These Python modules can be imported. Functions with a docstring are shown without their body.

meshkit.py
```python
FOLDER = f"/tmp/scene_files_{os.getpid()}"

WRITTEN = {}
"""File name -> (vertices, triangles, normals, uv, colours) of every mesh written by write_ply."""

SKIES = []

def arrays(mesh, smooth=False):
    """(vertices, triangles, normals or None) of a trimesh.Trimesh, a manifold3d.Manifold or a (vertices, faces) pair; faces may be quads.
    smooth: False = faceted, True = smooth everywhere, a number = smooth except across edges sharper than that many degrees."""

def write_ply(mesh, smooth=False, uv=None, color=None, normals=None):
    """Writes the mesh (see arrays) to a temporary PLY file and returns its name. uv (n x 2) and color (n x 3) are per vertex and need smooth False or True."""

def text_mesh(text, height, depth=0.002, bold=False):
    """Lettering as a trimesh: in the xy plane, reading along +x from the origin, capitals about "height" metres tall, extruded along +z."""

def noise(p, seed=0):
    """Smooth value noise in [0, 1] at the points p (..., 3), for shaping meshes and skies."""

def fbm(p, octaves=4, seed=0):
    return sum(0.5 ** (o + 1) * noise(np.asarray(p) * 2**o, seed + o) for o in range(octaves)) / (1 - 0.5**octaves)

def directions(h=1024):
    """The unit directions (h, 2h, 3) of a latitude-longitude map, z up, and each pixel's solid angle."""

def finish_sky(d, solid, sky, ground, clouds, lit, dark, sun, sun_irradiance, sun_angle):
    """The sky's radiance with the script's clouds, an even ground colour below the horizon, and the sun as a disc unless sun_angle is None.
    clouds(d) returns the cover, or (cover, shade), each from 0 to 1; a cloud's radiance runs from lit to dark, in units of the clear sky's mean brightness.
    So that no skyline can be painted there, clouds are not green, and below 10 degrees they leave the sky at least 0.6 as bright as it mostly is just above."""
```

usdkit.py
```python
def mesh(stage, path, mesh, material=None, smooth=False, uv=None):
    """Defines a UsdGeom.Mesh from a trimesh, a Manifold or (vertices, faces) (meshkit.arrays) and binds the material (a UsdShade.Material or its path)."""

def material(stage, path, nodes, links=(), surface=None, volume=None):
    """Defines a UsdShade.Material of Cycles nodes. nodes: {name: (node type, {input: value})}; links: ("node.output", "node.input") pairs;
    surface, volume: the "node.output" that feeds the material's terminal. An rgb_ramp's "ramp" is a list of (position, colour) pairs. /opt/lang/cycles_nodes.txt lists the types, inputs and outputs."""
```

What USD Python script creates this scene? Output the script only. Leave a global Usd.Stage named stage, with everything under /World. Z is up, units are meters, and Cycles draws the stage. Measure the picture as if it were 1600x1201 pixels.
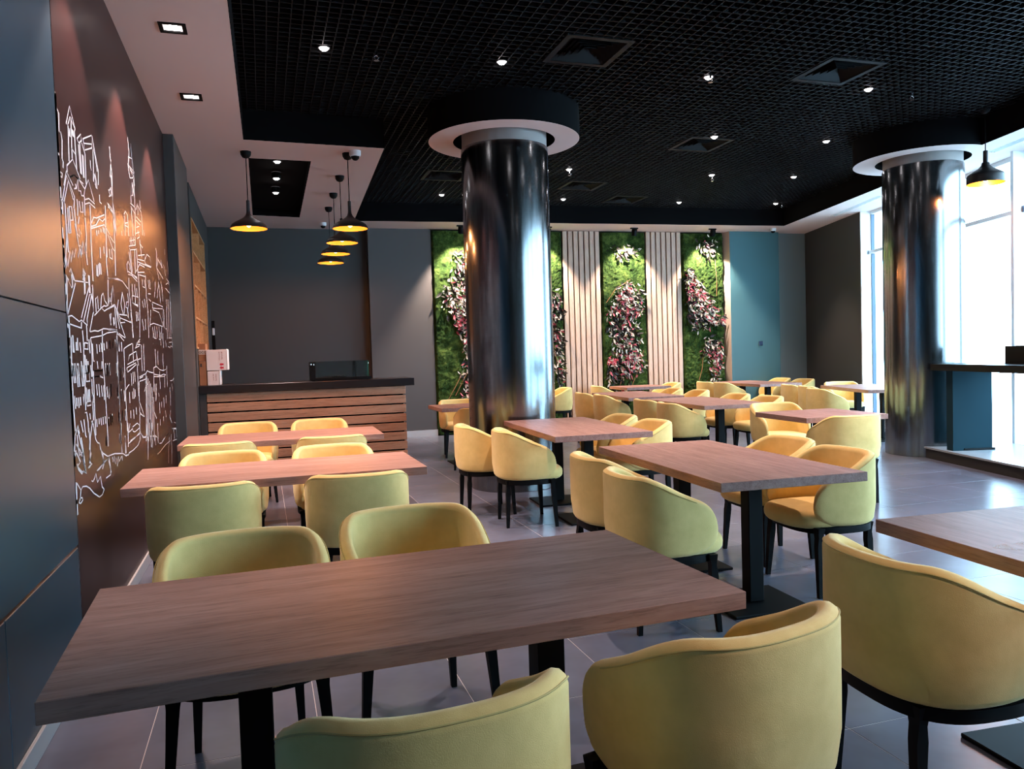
import math, random
import numpy as np, trimesh, shapely
import shapely.affinity
from shapely.geometry import Polygon, LineString, Point, box as sbox
from shapely.ops import unary_union
import usdkit, meshkit
from pxr import Usd, UsdGeom, UsdLux, UsdShade, Sdf, Gf, Vt

stage = Usd.Stage.CreateInMemory()
UsdGeom.SetStageUpAxis(stage, 'Z')
UsdGeom.SetStageMetersPerUnit(stage, 1.0)
UsdGeom.Xform.Define(stage, '/World')
UsdGeom.Scope.Define(stage, '/World/Looks')
PI = math.pi
rng = np.random.default_rng(7)

# ---------------------------------------------------------------- camera, daylight, exposure
FPX, YAW, PITCH, ROLL, EYE = 1225.03, 0.3070, -0.0386, -0.0311, 1.399
EXPOSURE = 0.0
cam = UsdGeom.Camera.Define(stage, '/World/camera')
cam.CreateHorizontalApertureAttr(36.0)
cam.CreateVerticalApertureAttr(36.0 * 1201 / 1600)
cam.CreateFocalLengthAttr(36.0 * FPX / 1600)
cam.CreateClippingRangeAttr(Gf.Vec2f(0.05, 300))
cam.CreateExposureAttr(EXPOSURE)
_f = np.array([math.sin(YAW) * math.cos(PITCH), math.cos(YAW) * math.cos(PITCH), math.sin(PITCH)])
_r = np.array([math.cos(YAW), -math.sin(YAW), 0.0])
_u = np.cross(_r, _f)
_r, _u = math.cos(ROLL) * _r + math.sin(ROLL) * _u, -math.sin(ROLL) * _r + math.cos(ROLL) * _u
M = np.eye(4); M[0, :3], M[1, :3], M[2, :3], M[3, :3] = _r, _u, -_f, (0, 0, EYE)
cam.AddTransformOp().Set(Gf.Matrix4d(M.tolist()))

SKY = (0.52, 0.86, 1.16)
dome = UsdLux.DomeLight.Define(stage, '/World/sky_light')
dome.CreateColorAttr(Gf.Vec3f(*SKY))
dome.CreateIntensityAttr(3.6)

WARM = (1.0, 0.72, 0.64)
def spot(path, pos, aim, power, angle, color=WARM, radius=0.03, soft=0.6):
    l = UsdLux.SphereLight.Define(stage, path)
    l.CreateRadiusAttr(radius); l.CreateIntensityAttr(power); l.CreateColorAttr(Gf.Vec3f(*color)); l.CreateNormalizeAttr(True)
    sh = UsdLux.ShapingAPI.Apply(l.GetPrim())
    sh.CreateShapingConeAngleAttr(angle); sh.CreateShapingConeSoftnessAttr(soft)
    d = np.array(aim, float) - pos; d /= np.linalg.norm(d)
    z = -d; x = np.cross([0, 1, 0] if abs(d[1]) < .9 else [1, 0, 0], z); x /= np.linalg.norm(x); y = np.cross(z, x)
    m = np.eye(4); m[0, :3], m[1, :3], m[2, :3], m[3, :3] = x, y, z, pos
    UsdGeom.Xformable(l).AddTransformOp().Set(Gf.Matrix4d(m.tolist()))
    return l
def bulb_light(path, pos, power, color, radius=0.03):
    l = UsdLux.SphereLight.Define(stage, path)
    l.CreateRadiusAttr(radius); l.CreateIntensityAttr(power); l.CreateColorAttr(Gf.Vec3f(*color)); l.CreateNormalizeAttr(True)
    UsdGeom.Xformable(l).AddTranslateOp().Set(Gf.Vec3d(*map(float, pos)))
    return l

# ---------------------------------------------------------------- helpers
_names = {}
def numbered(parent, name):
    k = (parent, name); n = _names.get(k, 0); _names[k] = n + 1
    return name if n == 0 else f'{name}_{n:03d}'
def keys(p, label=None, cat=None, group=None, kind=None):
    for k, v in (('label', label), ('category', cat), ('group', group), ('kind', kind)):
        if v: p.SetCustomDataByKey(k, v)
def pth(parent): return '/World' if parent is None else str(parent.GetPath())
def thing(name, label=None, cat=None, loc=(0, 0, 0), rz=0.0, group=None, kind=None, parent=None):
    b = pth(parent)
    x = UsdGeom.Xform.Define(stage, f'{b}/{numbered(b, name)}')
    x.AddTranslateOp().Set(Gf.Vec3d(*map(float, loc))); x.AddRotateZOp().Set(math.degrees(rz))
    keys(x.GetPrim(), label, cat, group, kind)
    return x.GetPrim()
def obj(name, mesh, mat, parent=None, label=None, cat=None, group=None, kind=None, smooth=35):
    b = pth(parent)
    m = usdkit.mesh(stage, f'{b}/{numbered(b, name)}', mesh, mat, smooth=smooth)
    keys(m.GetPrim(), label, cat, group, kind)
    return m.GetPrim()
def dup(root, loc, rz, label, group=None):
    r = thing(root.GetName().rstrip('0123456789').rstrip('_'), label, root.GetCustomDataByKey('category'), loc, rz, group)
    r.GetReferences().AddInternalReference(root.GetPath()); r.SetInstanceable(True)
    return r
cat_ = trimesh.util.concatenate
def box(x0, x1, y0, y1, z0, z1, bev=0.0):
    if bev <= 0:
        m = trimesh.creation.box([x1 - x0, y1 - y0, z1 - z0])
    else:
        P = []
        hx, hy, hz = (x1 - x0) / 2, (y1 - y0) / 2, (z1 - z0) / 2
        b = min(bev, hx * .9, hy * .9, hz * .9)
        for sx in (-1, 1):
            for sy in (-1, 1):
                for sz in (-1, 1):
                    P += [(sx * (hx - b), sy * (hy - b), sz * hz), (sx * (hx - b), sy * hy, sz * (hz - b)), (sx * hx, sy * (hy - b), sz * (hz - b))]
        m = trimesh.convex.convex_hull(np.array(P))
    m.apply_translation([(x0 + x1) / 2, (y0 + y1) / 2, (z0 + z1) / 2])
    return m
def prism(poly, z0, z1):
    gs = getattr(poly, 'geoms', [poly]); out = []
    for g in gs:
        if g.geom_type != 'Polygon' or g.area < 1e-7: continue
        m = trimesh.creation.extrude_polygon(g, z1 - z0, engine='earcut'); m.apply_translation([0, 0, z0]); out.append(m)
    return cat_(out)
def lathe(profile, n=48):
    p = np.array(profile, float)
    a = np.linspace(0, 2 * PI, n, endpoint=False)
    v = np.stack([p[:, None, 0] * np.cos(a), p[:, None, 0] * np.sin(a), np.repeat(p[:, 1:2], n, 1)], -1).reshape(-1, 3)
    f = []
    k = len(p)
    for i in range(k - 1):
        for j in range(n):
            a0, a1, b0, b1 = i * n + j, i * n + (j + 1) % n, (i + 1) * n + j, (i + 1) * n + (j + 1) % n
            f += [(a0, a1, b1), (a0, b1, b0)]
    return trimesh.Trimesh(v, f, process=False)
def tube(pts, r, n=8):
    p = np.asarray(pts, float); t = np.gradient(p, axis=0); t /= np.linalg.norm(t, axis=1, keepdims=True) + 1e-12
    ref = np.where(np.abs(t[:, 2:]) < .9, [0, 0, 1.0], [1.0, 0, 0]); a = np.cross(t, ref); a /= np.linalg.norm(a, axis=1, keepdims=True); b = np.cross(t, a)
    an = np.arange(n) * 2 * PI / n; rr = np.broadcast_to(r, (len(p),))[:, None, None]
    v = p[:, None] + rr * (np.cos(an)[None, :, None] * a[:, None] + np.sin(an)[None, :, None] * b[:, None])
    f = []
    for i in range(len(p) - 1):
        for j in range(n):
            a0, a1, b0, b1 = i * n + j, i * n + (j + 1) % n, (i + 1) * n + j, (i + 1) * n + (j + 1) % n
            f += [(a0, b1, a1), (a0, b0, b1)]
    for base, o in ((0, 1), ((len(p) - 1) * n, -1)):
        f += [(base, base + j, base + j + 1)[::o] for j in range(1, n - 1)]
    return trimesh.Trimesh(v.reshape(-1, 3), f, process=False)
def cyl(x, y, z0, z1, r, n=24, r2=None):
    m = lathe([(1e-4, z0), (r, z0), (r2 or r, z1), (1e-4, z1)], n); m.apply_translation([x, y, 0]); return m
def moved(m, loc=(0, 0, 0), rz=0.0):
    m = m.copy()
    if rz: m.apply_transform(trimesh.transformations.rotation_matrix(rz, [0, 0, 1]))
    m.apply_translation(loc); return m
def vslab(p0, p1, z0, z1, off0, off1):
    """Upright slab along the plan line p0-p1, from off0 to off1 to its right-hand side."""
    p0, p1 = np.array(p0, float), np.array(p1, float); d = (p1 - p0) / np.linalg.norm(p1 - p0); n = np.array([d[1], -d[0]])
    return prism(Polygon([p0 + n * off0, p1 + n * off0, p1 + n * off1, p0 + n * off1]), z0, z1)

# ---------------------------------------------------------------- materials
def mat(name, nodes, links, surface='p.BSDF'): return usdkit.material(stage, '/World/Looks/' + name, nodes, links, surface=surface)
def plain(name, col, rough=.5, metal=0., spec=.5, noise=0., scale=6., bump=0., bscale=40., **kw):
    n = {'p': ('principled_bsdf', dict(base_color=col, roughness=rough, metallic=metal, specular_ior_level=spec, **kw)), 'g': ('geometry', {})}
    l = []
    if noise:
        n['n'] = ('noise_texture', dict(scale=scale, detail=4.0, roughness=.6)); n['r'] = ('rgb_ramp', dict(ramp=[(.3, tuple(c * (1 - noise) for c in col)), (.7, tuple(min(1, c * (1 + noise)) for c in col))]))
        l += [('g.position', 'n.vector'), ('n.fac', 'r.fac'), ('r.color', 'p.base_color')]
    if bump:
        n['bn'] = ('noise_texture', dict(scale=bscale, detail=3.0)); n['b'] = ('bump', dict(strength=bump, distance=.01)); l += [('g.position', 'bn.vector'), ('bn.fac', 'b.height'), ('b.normal', 'p.normal')]
    return mat(name, n, l)
def emit(name, col, strength): return mat(name, {'e': ('emission', dict(color=col, strength=strength))}, [], 'e.emission')

def wood(name, dark, mid, light, axis_scale, rough=.45, bump=.15, vary=0.12):
    n = {'t': ('texture_coordinate', {}), 'm': ('mapping', dict(scale=axis_scale)),
         'n1': ('noise_texture', dict(scale=1.0, detail=8.0, roughness=.62, distortion=.6)),
         'm2': ('mapping', dict(scale=tuple(a * 3.1 for a in axis_scale))), 'n2': ('noise_texture', dict(scale=1.6, detail=5.0, roughness=.7)),
         'oi': ('object_info', {}), 'sh': ('vector_math', dict(math_type='add')), 'cx': ('combine_xyz', {}), 'mu': ('math', dict(math_type='multiply', value2=37.0)),
         'r': ('rgb_ramp', dict(ramp=[(.25, dark), (.5, mid), (.75, light)])),
         'r2': ('rgb_ramp', dict(ramp=[(.36, (.62, .62, .62)), (.5, (1, 1, 1)), (1, (1, 1, 1))])),
         'mx': ('mix', dict(mix_type='multiply', fac=.75)), 'b': ('bump', dict(strength=bump, distance=.003)),
         'p': ('principled_bsdf', dict(roughness=rough, specular_ior_level=.28))}
    l = [('oi.random', 'mu.value1'), ('mu.value', 'cx.x'), ('mu.value', 'cx.z'), ('t.object', 'sh.vector1'), ('cx.vector', 'sh.vector2'),
         ('sh.vector', 'm.vector'), ('sh.vector', 'm2.vector'), ('m.vector', 'n1.vector'), ('m2.vector', 'n2.vector'), ('n1.fac', 'r.fac'), ('n2.fac', 'r2.fac'),
         ('r.color', 'mx.color1'), ('r2.color', 'mx.color2'), ('mx.color', 'p.base_color'), ('n1.fac', 'b.height'), ('b.normal', 'p.normal')]
    return mat(name, n, l)
TABLE_WOOD = wood('table_wood', (.23, .112, .086), (.345, .188, .152), (.44, .27, .22), (2.0, 24., 24.))
SLAT_WOOD_H = wood('counter_slat_wood', (.37, .175, .10), (.50, .26, .155), (.58, .32, .20), (1.2, 18., 18.), .5, .08)
SLAT_WOOD_V = wood('wall_slat_wood', (.50, .355, .265), (.60, .43, .325), (.66, .49, .375), (22., 22., 1.2), .55, .08)
SHELF_WOOD = wood('shelf_wood', (.50, .25, .10), (.60, .32, .14), (.68, .38, .18), (14., 1.6, 14.), .5, .08)

def fabric():
    n = {'t': ('texture_coordinate', {}), 'n': ('noise_texture', dict(scale=9.0, detail=6.0, roughness=.6)),
         'r': ('rgb_ramp', dict(ramp=[(.3, (.77, .55, .19)), (.7, (.89, .645, .245))])),
         'w': ('noise_texture', dict(scale=420.0, detail=2.0)), 'b': ('bump', dict(strength=.25, distance=.002)),
         'w2': ('noise_texture', dict(scale=7.0, detail=2.0)), 'b2': ('bump', dict(strength=.25, distance=.02)),
         'p': ('principled_bsdf', dict(roughness=.85, specular_ior_level=.25, sheen_weight=.35, sheen_roughness=.5, sheen_tint=(1., .95, .7)))}
    return mat('yellow_fabric', n, [('t.object', 'n.vector'), ('n.fac', 'r.fac'), ('r.color', 'p.base_color'), ('t.object', 'w.vector'), ('w.fac', 'b.height'), ('t.object', 'w2.vector'), ('w2.fac', 'b2.height'), ('b.normal', 'b2.normal'), ('b2.normal', 'p.normal')])
FABRIC = fabric()
PIPING = plain('piping_fabric', (.56, .43, .14), .9, sheen_weight=.2)
BLACK = plain('black_powder_coat', (.005, .0055, .006), .55, spec=.1)
BLACK_MATT = plain('black_matt', (.003, .003, .0035), .9, spec=.08)
GRID_BLACK = plain('grid_black', (.004, .004, .0045), .6, spec=.2)
SOFFIT = plain('white_gypsum', (.63, .51, .485), .75, bump=.04, bscale=120.)
WALL_GREY = plain('grey_green_paint', (.050, .050, .048), .65, bump=.05, bscale=150.)
WALL_BROWN = plain('warm_dark_paint', (.05, .05, .045), .7, bump=.05, bscale=150.)
WALL_TEAL = plain('light_grey_paint', (.062, .165, .185), .65, bump=.05, bscale=150.)
BASE_GREY = plain('skirting_grey', (.42, .42, .43), .45)
GROUT = plain('grout', (.55, .52, .52), .8)
TILE = plain('floor_tile', (.114, .126, .172), .27, spec=.7, noise=.22, scale=2.3, bump=.05, bscale=9.)
DARK_PANEL = plain('mural_panel', (.030, .012, .011), .36, spec=.2)
CHALK = plain('white_line', (.70, .64, .64), .6)
BLUE_PANEL = plain('blue_grey_metal_panel', (.062, .12, .165), .38, metal=.75, noise=.05, scale=1.5)
PIER = plain('pier_panel', (.06, .056, .054), .42, spec=.3, noise=.05)
def brushed(name, col, rough, an):
    return mat(name, {'tg': ('tangent', dict(direction_type='radial', axis='z')), 't': ('texture_coordinate', {}), 'm': ('mapping', dict(scale=(9., 9., .35))), 'n': ('noise_texture', dict(scale=1.0, detail=5.0, roughness=.65)),
        'mr': ('map_range', dict(from_min=.3, from_max=.7, to_min=rough * .75, to_max=rough * 1.35)),
        'p': ('principled_bsdf', dict(base_color=col, metallic=1.0, roughness=rough, anisotropic=an))},
        [('tg.tangent', 'p.tangent'), ('t.object', 'm.vector'), ('m.vector', 'n.vector'), ('n.fac', 'mr.value'), ('mr.result', 'p.roughness')])
STEEL = brushed('brushed_steel', (.235, .245, .25), .16, .45)
COLLAR = plain('column_collar_grey', (.33, .29, .27), .5)
FRAME = plain('window_frame_white', (.84, .86, .87), .4)
FRAME_DARK = plain('window_gasket_blue_grey', (.06, .10, .16), .4)
def pane_mat(name, tint, rough, lo, hi):
    # reflection grows towards grazing angles; the facing term does not flip on the pane's inner side
    return mat(name, {'lw': ('layer_weight', dict(blend=.5)), 'pw': ('math', dict(math_type='power', value2=4.0)), 'mr': ('map_range', dict(to_min=lo, to_max=hi)), 'tr': ('transparent_bsdf', dict(color=tint)), 'g': ('glossy_bsdf', dict(color=(1, 1, 1), roughness=rough)), 'm': ('mix_closure', {})},
        [('lw.facing', 'pw.value1'), ('pw.value', 'mr.value'), ('mr.result', 'm.fac'), ('tr.BSDF', 'm.closure1'), ('g.BSDF', 'm.closure2')], 'm.closure')
GLASS = pane_mat('window_glass', (.98, .995, .995), .0, .01, .05)
CASE_GLASS = pane_mat('case_glass', (.82, .86, .85), .03, .12, .6)
OUTSIDE = plain('pale_paving', (.62, .64, .65), .8)
GREEN_GLASS = plain('green_tinted_glass_edge', (.02, .10, .07), .1)
BAR_TEAL = plain('bar_panel_teal', (.012, .036, .048), .7, spec=.08)
BAR_BLACK = plain('bar_black_laminate', (.006, .0065, .007), .35, spec=.12)
PLAT_TOP = plain('platform_top_tile', (.30, .32, .34), .25)
PLAT_SIDE = plain('platform_riser', (.034, .031, .03), .6, spec=.15)
COUNTER_TOP = plain('counter_black_stone', (.014, .013, .015), .22)
CARD = plain('cardboard_brown', (.30, .125, .055), .8, noise=.1, scale=12.)
BOX_WHITE = plain('white_carton', (.70, .60, .57), .7)
BOX_LID = plain('white_carton_lid', (.86, .82, .80), .5)
TAPE = plain('packing_tape', (.62, .50, .44), .3)
INK = plain('ink_dark', (.03, .02, .02), .6); INK_RED = plain('ink_red', (.55, .02, .04), .6); INK_PINK = plain('ink_brownish', (.42, .24, .22), .6)
PLASTIC_WHITE = plain('white_plastic', (.75, .75, .76), .35)
SWITCH = plain('switch_dark_blue', (.03, .06, .12), .3)
SHADE_OUT = plain('lamp_shade_dark', (.022, .017, .016), .38)
SHADE_IN = plain('lamp_lining_copper', (.62, .25, .055), .35, metal=.6)
CHROME = plain('chrome', (.8, .8, .8), .15, metal=1.0)
BULB = emit('bulb_glow', (1.0, .55, .2), 14.0)
LED = emit('downlight_glow', (1.0, .90, .92), 45.0)
LED_SQ = emit('square_light_glow', (1.0, .86, .84), 14.0)
REFL = plain('reflector_silver', (.85, .82, .82), .25, metal=.6)
def moss():
    n = {'g': ('geometry', {}), 'n': ('noise_texture', dict(scale=9.0, detail=8.0, roughness=.72)), 'n2': ('noise_texture', dict(scale=90.0, detail=4.0, roughness=.7)), 'n3': ('noise_texture', dict(scale=2.2, detail=2.0)),
         'r': ('rgb_ramp', dict(ramp=[(.30, (.010, .030, .006)), (.47, (.042, .088, .018)), (.60, (.105, .17, .036)), (.8, (.21, .26, .07))])),
         'r3': ('rgb_ramp', dict(ramp=[(.36, (.28, .42, .34)), (.6, (1, 1, 1))])),
         'mx': ('mix', dict(mix_type='multiply', fac=1.0)),
         'ad': ('math', dict(math_type='add')), 'b': ('bump', dict(strength=1.0, distance=.03)), 'p': ('principled_bsdf', dict(roughness=.9, specular_ior_level=.15))}
    return mat('moss', n, [('g.position', 'n.vector'), ('g.position', 'n2.vector'), ('g.position', 'n3.vector'), ('n.fac', 'r.fac'), ('r.color', 'mx.color1'), ('n3.fac', 'r3.fac'), ('r3.color', 'mx.color2'), ('mx.color', 'p.base_color'),
        ('n.fac', 'ad.value1'), ('n2.fac', 'ad.value2'), ('ad.value', 'b.height'), ('b.normal', 'p.normal')])
MOSS = moss()
def leafmat(name, col):
    return mat(name, {'d': ('principled_bsdf', dict(base_color=col, roughness=.5)), 't': ('translucent_bsdf', dict(color=col)), 'm': ('mix_closure', dict(fac=.25))}, [('d.BSDF', 'm.closure1'), ('t.BSDF', 'm.closure2')], 'm.closure')
LEAF_WHITE, LEAF_PINK, LEAF_DARK, LEAF_GREEN = leafmat('leaf_cream', (.66, .60, .52)), leafmat('leaf_pink', (.55, .10, .14)), leafmat('leaf_dark', (.022, .020, .018)), leafmat('leaf_green', (.10, .17, .05))
TWIG = plain('twig', (.30, .13, .05), .7)
# ---------------------------------------------------------------- the room
ZS, ZG, ZTOP = 3.63, 3.93, 4.35          # soffit, open grid, slab
XL = -0.83                               # left wall
YF = -2.6                                # wall behind the camera
Q0 = np.array([8.56, 6.97]); UW = np.array([.303, 1.0]); UW /= np.linalg.norm(UW); OW = np.array([UW[1], -UW[0]])   # window wall line, outward normal
def wp(s, off=0.0): return Q0 + UW * s + OW * off
S0 = (YF - Q0[1]) / UW[1]                # where the window wall meets the wall behind the camera
SB = 6.74
SC = -8.7                                # beyond this the window wall is solid
def yb(x): return 13.66 - .045 * (x - 2.9)

# floor: tiles as pieces
fl = thing('floor', kind='structure')
room = Polygon([(XL, YF), tuple(wp(S0)), tuple(wp(SB + .1)), (10.4, 13.95), (XL, 13.95)])
obj('grout_bed', prism(room.buffer(.4), -.08, -.0012), GROUT, fl, smooth=False)
PT = .611; X0, Y0 = .1475 - 8 * PT, 2.312 - 12 * PT
tiles = []
for i in range(22):
    for j in range(34):
        x, y = X0 + i * PT, Y0 + j * PT
        sq = sbox(x + .0018, y + .0018, x + PT - .0018, y + PT - .0018).intersection(room)
        if sq.is_empty or sq.area < .01: continue
        d = math.hypot(x + .3, y + .3); ang = math.atan2(x + .3, y + .3)
        vis = y > 1.4 and -.62 < ang - YAW < .68
        tiles.append((d if vis else 100 + d, sq))
tiles.sort(key=lambda t: t[0])
def tile_mesh(sq):
    if len(sq.exterior.coords) == 5 and abs(sq.area - (PT - .0036) ** 2) < 1e-3:
        x0, y0, x1, y1 = sq.bounds; return box(x0, x1, y0, y1, -.02, 0, .0006)
    return prism(sq, -.02, 0)
for d, sq in tiles[:290]: obj('floor_tile', tile_mesh(sq), TILE, fl, smooth=False)
obj('floor_tiles', cat_([tile_mesh(sq) for d, sq in tiles[290:]]), TILE, fl, kind='stuff', smooth=False)

# left wall: metal panels, pier, plain wall behind the counter
wl = thing('wall_left', kind='structure')
obj('wall_core', box(XL - .25, XL - .02, YF - .1, 10.44, 0, ZTOP), WALL_GREY, wl, smooth=False)
obj('wall_core', box(-1.30, -1.16, 10.44, 14.1, 0, ZTOP), WALL_GREY, wl, smooth=False)
obj('shelf_surround', cat_([box(-1.16, -.775, 10.45, 13.79, 0, 1.585), box(-1.16, -.775, 10.45, 13.79, 3.215, ZTOP), box(-1.16, -.775, 10.45, 10.495, 1.585, 3.215), box(-1.16, -.775, 12.755, 13.79, 1.585, 3.215)]), WALL_GREY, wl, smooth=False)
G = .006
for z0, z1, ys in ((.0, .585, (YF, -1.0, .25, 1.57, 2.90, 3.965)), (.597, 1.645, (YF, -1.5, 1.2, 3.965)), (1.651, ZS, (YF, -1.5, 1.2, 3.965))):
    for a, b in zip(ys[:-1], ys[1:]): obj('wall_panel', box(XL - .02, XL, a + G / 2, b - G / 2, z0, z1, .002), BLUE_PANEL, wl, smooth=False)
obj('metal_joint_strip', box(XL - .018, XL - .003, YF, 3.965, .583, .599), CHROME, wl, label='bright metal strip in the joint between panels')
obj('pier', box(XL - .02, -.735, 8.30, 9.72, 0, ZS, .004), PIER, wl, smooth=False)
obj('wall_panel', box(XL - .02, -.80, 9.72, 10.45, 0, ZS, .004), PIER, wl, smooth=False)
bb = thing('baseboard_left', kind='structure')
obj('skirting', box(XL, XL + .014, YF, 8.30, 0, .085, .003), BASE_GREY, bb, smooth=False)
obj('skirting', box(-.735, -.721, 8.30, 9.72, 0, .085, .003), BASE_GREY, bb, smooth=False)

# back wall
wb = thing('wall_back', kind='structure')
obj('wall_section', box(XL - .2, 1.80, 13.80, 14.0, 0, ZTOP), WALL_GREY, wb, smooth=False, label='dark grey wall section behind the service counter')
obj('wall_section', vslab((1.80, 13.60), (2.90, 13.60), 0, ZTOP, -.4, 0), plain('mid_grey_paint', (.076, .068, .066), .65), wb, smooth=False)
obj('niche_wall', vslab((2.90, yb(2.9)), (8.62, yb(8.62)), 0, ZTOP, -.3, 0), BLACK_MATT, wb, smooth=False)
obj('wall_section', vslab((8.66, yb(8.62) - .22), (9.76, yb(9.76) - .18), 0, ZTOP, -.5, 0), WALL_TEAL, wb, smooth=False)
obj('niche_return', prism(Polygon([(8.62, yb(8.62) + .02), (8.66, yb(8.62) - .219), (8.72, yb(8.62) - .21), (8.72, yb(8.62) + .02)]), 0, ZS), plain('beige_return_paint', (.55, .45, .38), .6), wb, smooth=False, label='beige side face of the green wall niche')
obj('wall_section', vslab((9.76, yb(9.76) - .02), (10.75, yb(10.75) - .02), 0, ZTOP, -.3, 0), plain('grey_paint_shadow_side', (.20, .245, .25), .65), wb, smooth=False)
bk = thing('baseboard_back', kind='structure')
obj('skirting', vslab((1.80, 13.585), (2.91, 13.585), 0, .11, -.02, 0), BASE_GREY, bk, smooth=False)
obj('skirting', vslab((8.67, yb(8.62) - .235), (9.76, yb(9.76) - .195), 0, .11, -.02, 0), BASE_GREY, bk, smooth=False)
obj('skirting', box(XL, 1.80, 13.785, 13.80, 0, .11), BASE_GREY, bk, smooth=False)

# wall behind the camera
wf = thing('wall_front', kind='structure')
obj('wall_section', box(XL - .2, 6.6, YF - .2, YF, 0, ZTOP), WALL_BROWN, wf, smooth=False)

# right wall: solid dark stretch, then the glazing
wr = thing('wall_right', kind='structure')
obj('wall_section', prism(Polygon([wp(4.2), wp(SB + .3), wp(SB + .3, .255), wp(4.2, .255)]), 0, ZTOP), WALL_BROWN, wr, smooth=False)
obj('lintel', prism(Polygon([wp(SC), wp(4.2), wp(4.2, .35), wp(SC, .35)]), ZS + .012, ZTOP), SOFFIT, wr, smooth=False)
obj('floor_edge', prism(Polygon([wp(SC), wp(4.2), wp(4.2, .35), wp(SC, .35)]), -.08, .05), PLAT_TOP, wr, smooth=False)
GO = .20                                  # glass plane behind the inner wall line
fin_s = [4.2 - 2.0 * k for k in range(8)]
obj('wall_section', prism(Polygon([wp(S0 - .1), wp(SC), wp(SC, .35), wp(S0 - .1, .35)]), 0, ZTOP), WALL_BROWN, wr, smooth=False)
for k, s in enumerate(fin_s):
    if s > S0:
        s1 = s + .05
        if k == 0: s, s1 = 4.17, 4.199
        obj('window_fin', prism(Polygon([wp(s), wp(s1), wp(s1, .26), wp(s, .26)]), .03, ZS), FRAME, wr, smooth=False)
for k in range(len(fin_s) - 1):
    b, a = fin_s[k], fin_s[k + 1] + .05
    a = max(a, SC)
    if b - a < .3: continue
    w = thing(f'window_{k + 1}', kind='structure')
    def bar(s0, s1, z0, z1, o0=GO - .03, o1=GO + .03): return prism(Polygon([wp(s0, o0), wp(s1, o0), wp(s1, o1), wp(s0, o1)]), z0, z1)
    obj('frame', cat_([bar(a, b, .03, .075), bar(a, b, 3.575, ZS), bar(a, a + .035, .075, 3.575), bar(b - .035, b, .075, 3.575)]), FRAME, w, smooth=False)
    obj('gasket', cat_([bar(a + .035, a + .05, .075, 3.575, GO - .028, GO + .028), bar(b - .05, b - .035, .075, 3.575, GO - .028, GO + .028)]), FRAME_DARK, w, smooth=False)
    obj('transom', bar(a, b, 2.915, 2.965, GO - .06, GO + .03), FRAME, w, smooth=False)
    obj('transom_bracket', bar(b - .03, b, 2.905, 2.975, GO - .10, GO - .06), FRAME_DARK, w, smooth=False)
    obj('pane', bar(a + .04, b - .04, .07, 2.92, GO - .004, GO + .004), GLASS, w, smooth=False)
    obj('pane', bar(a + .04, b - .04, 2.96, 3.58, GO - .004, GO + .004), GLASS, w, smooth=False)
obj('pavement', prism(Polygon([wp(S0 - 12, .36), wp(SB + 14, .36), wp(SB + 14, 26), wp(S0 - 12, 26)]), -.1, 0.0), OUTSIDE, None, kind='structure', smooth=False)

# platform along the window
plat = Polygon([(7.56, 7.50), tuple(wp((7.36 - Q0[1]) / UW[1] + .1, -.002)), tuple(wp(S0 + .1, -.002)), (7.56 + .27 * (YF - 7.55), YF + .01)]).difference(Point(7.90, 7.80).buffer(.475))
pf = thing('platform', 'low dark-edged platform with pale top along the window wall', 'platform')
obj('top', prism(plat, .115, .135), PLAT_TOP, pf, smooth=False)
obj('riser', prism(plat.buffer(-.012, join_style=2), 0, .115), PLAT_SIDE, pf, smooth=False)

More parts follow.
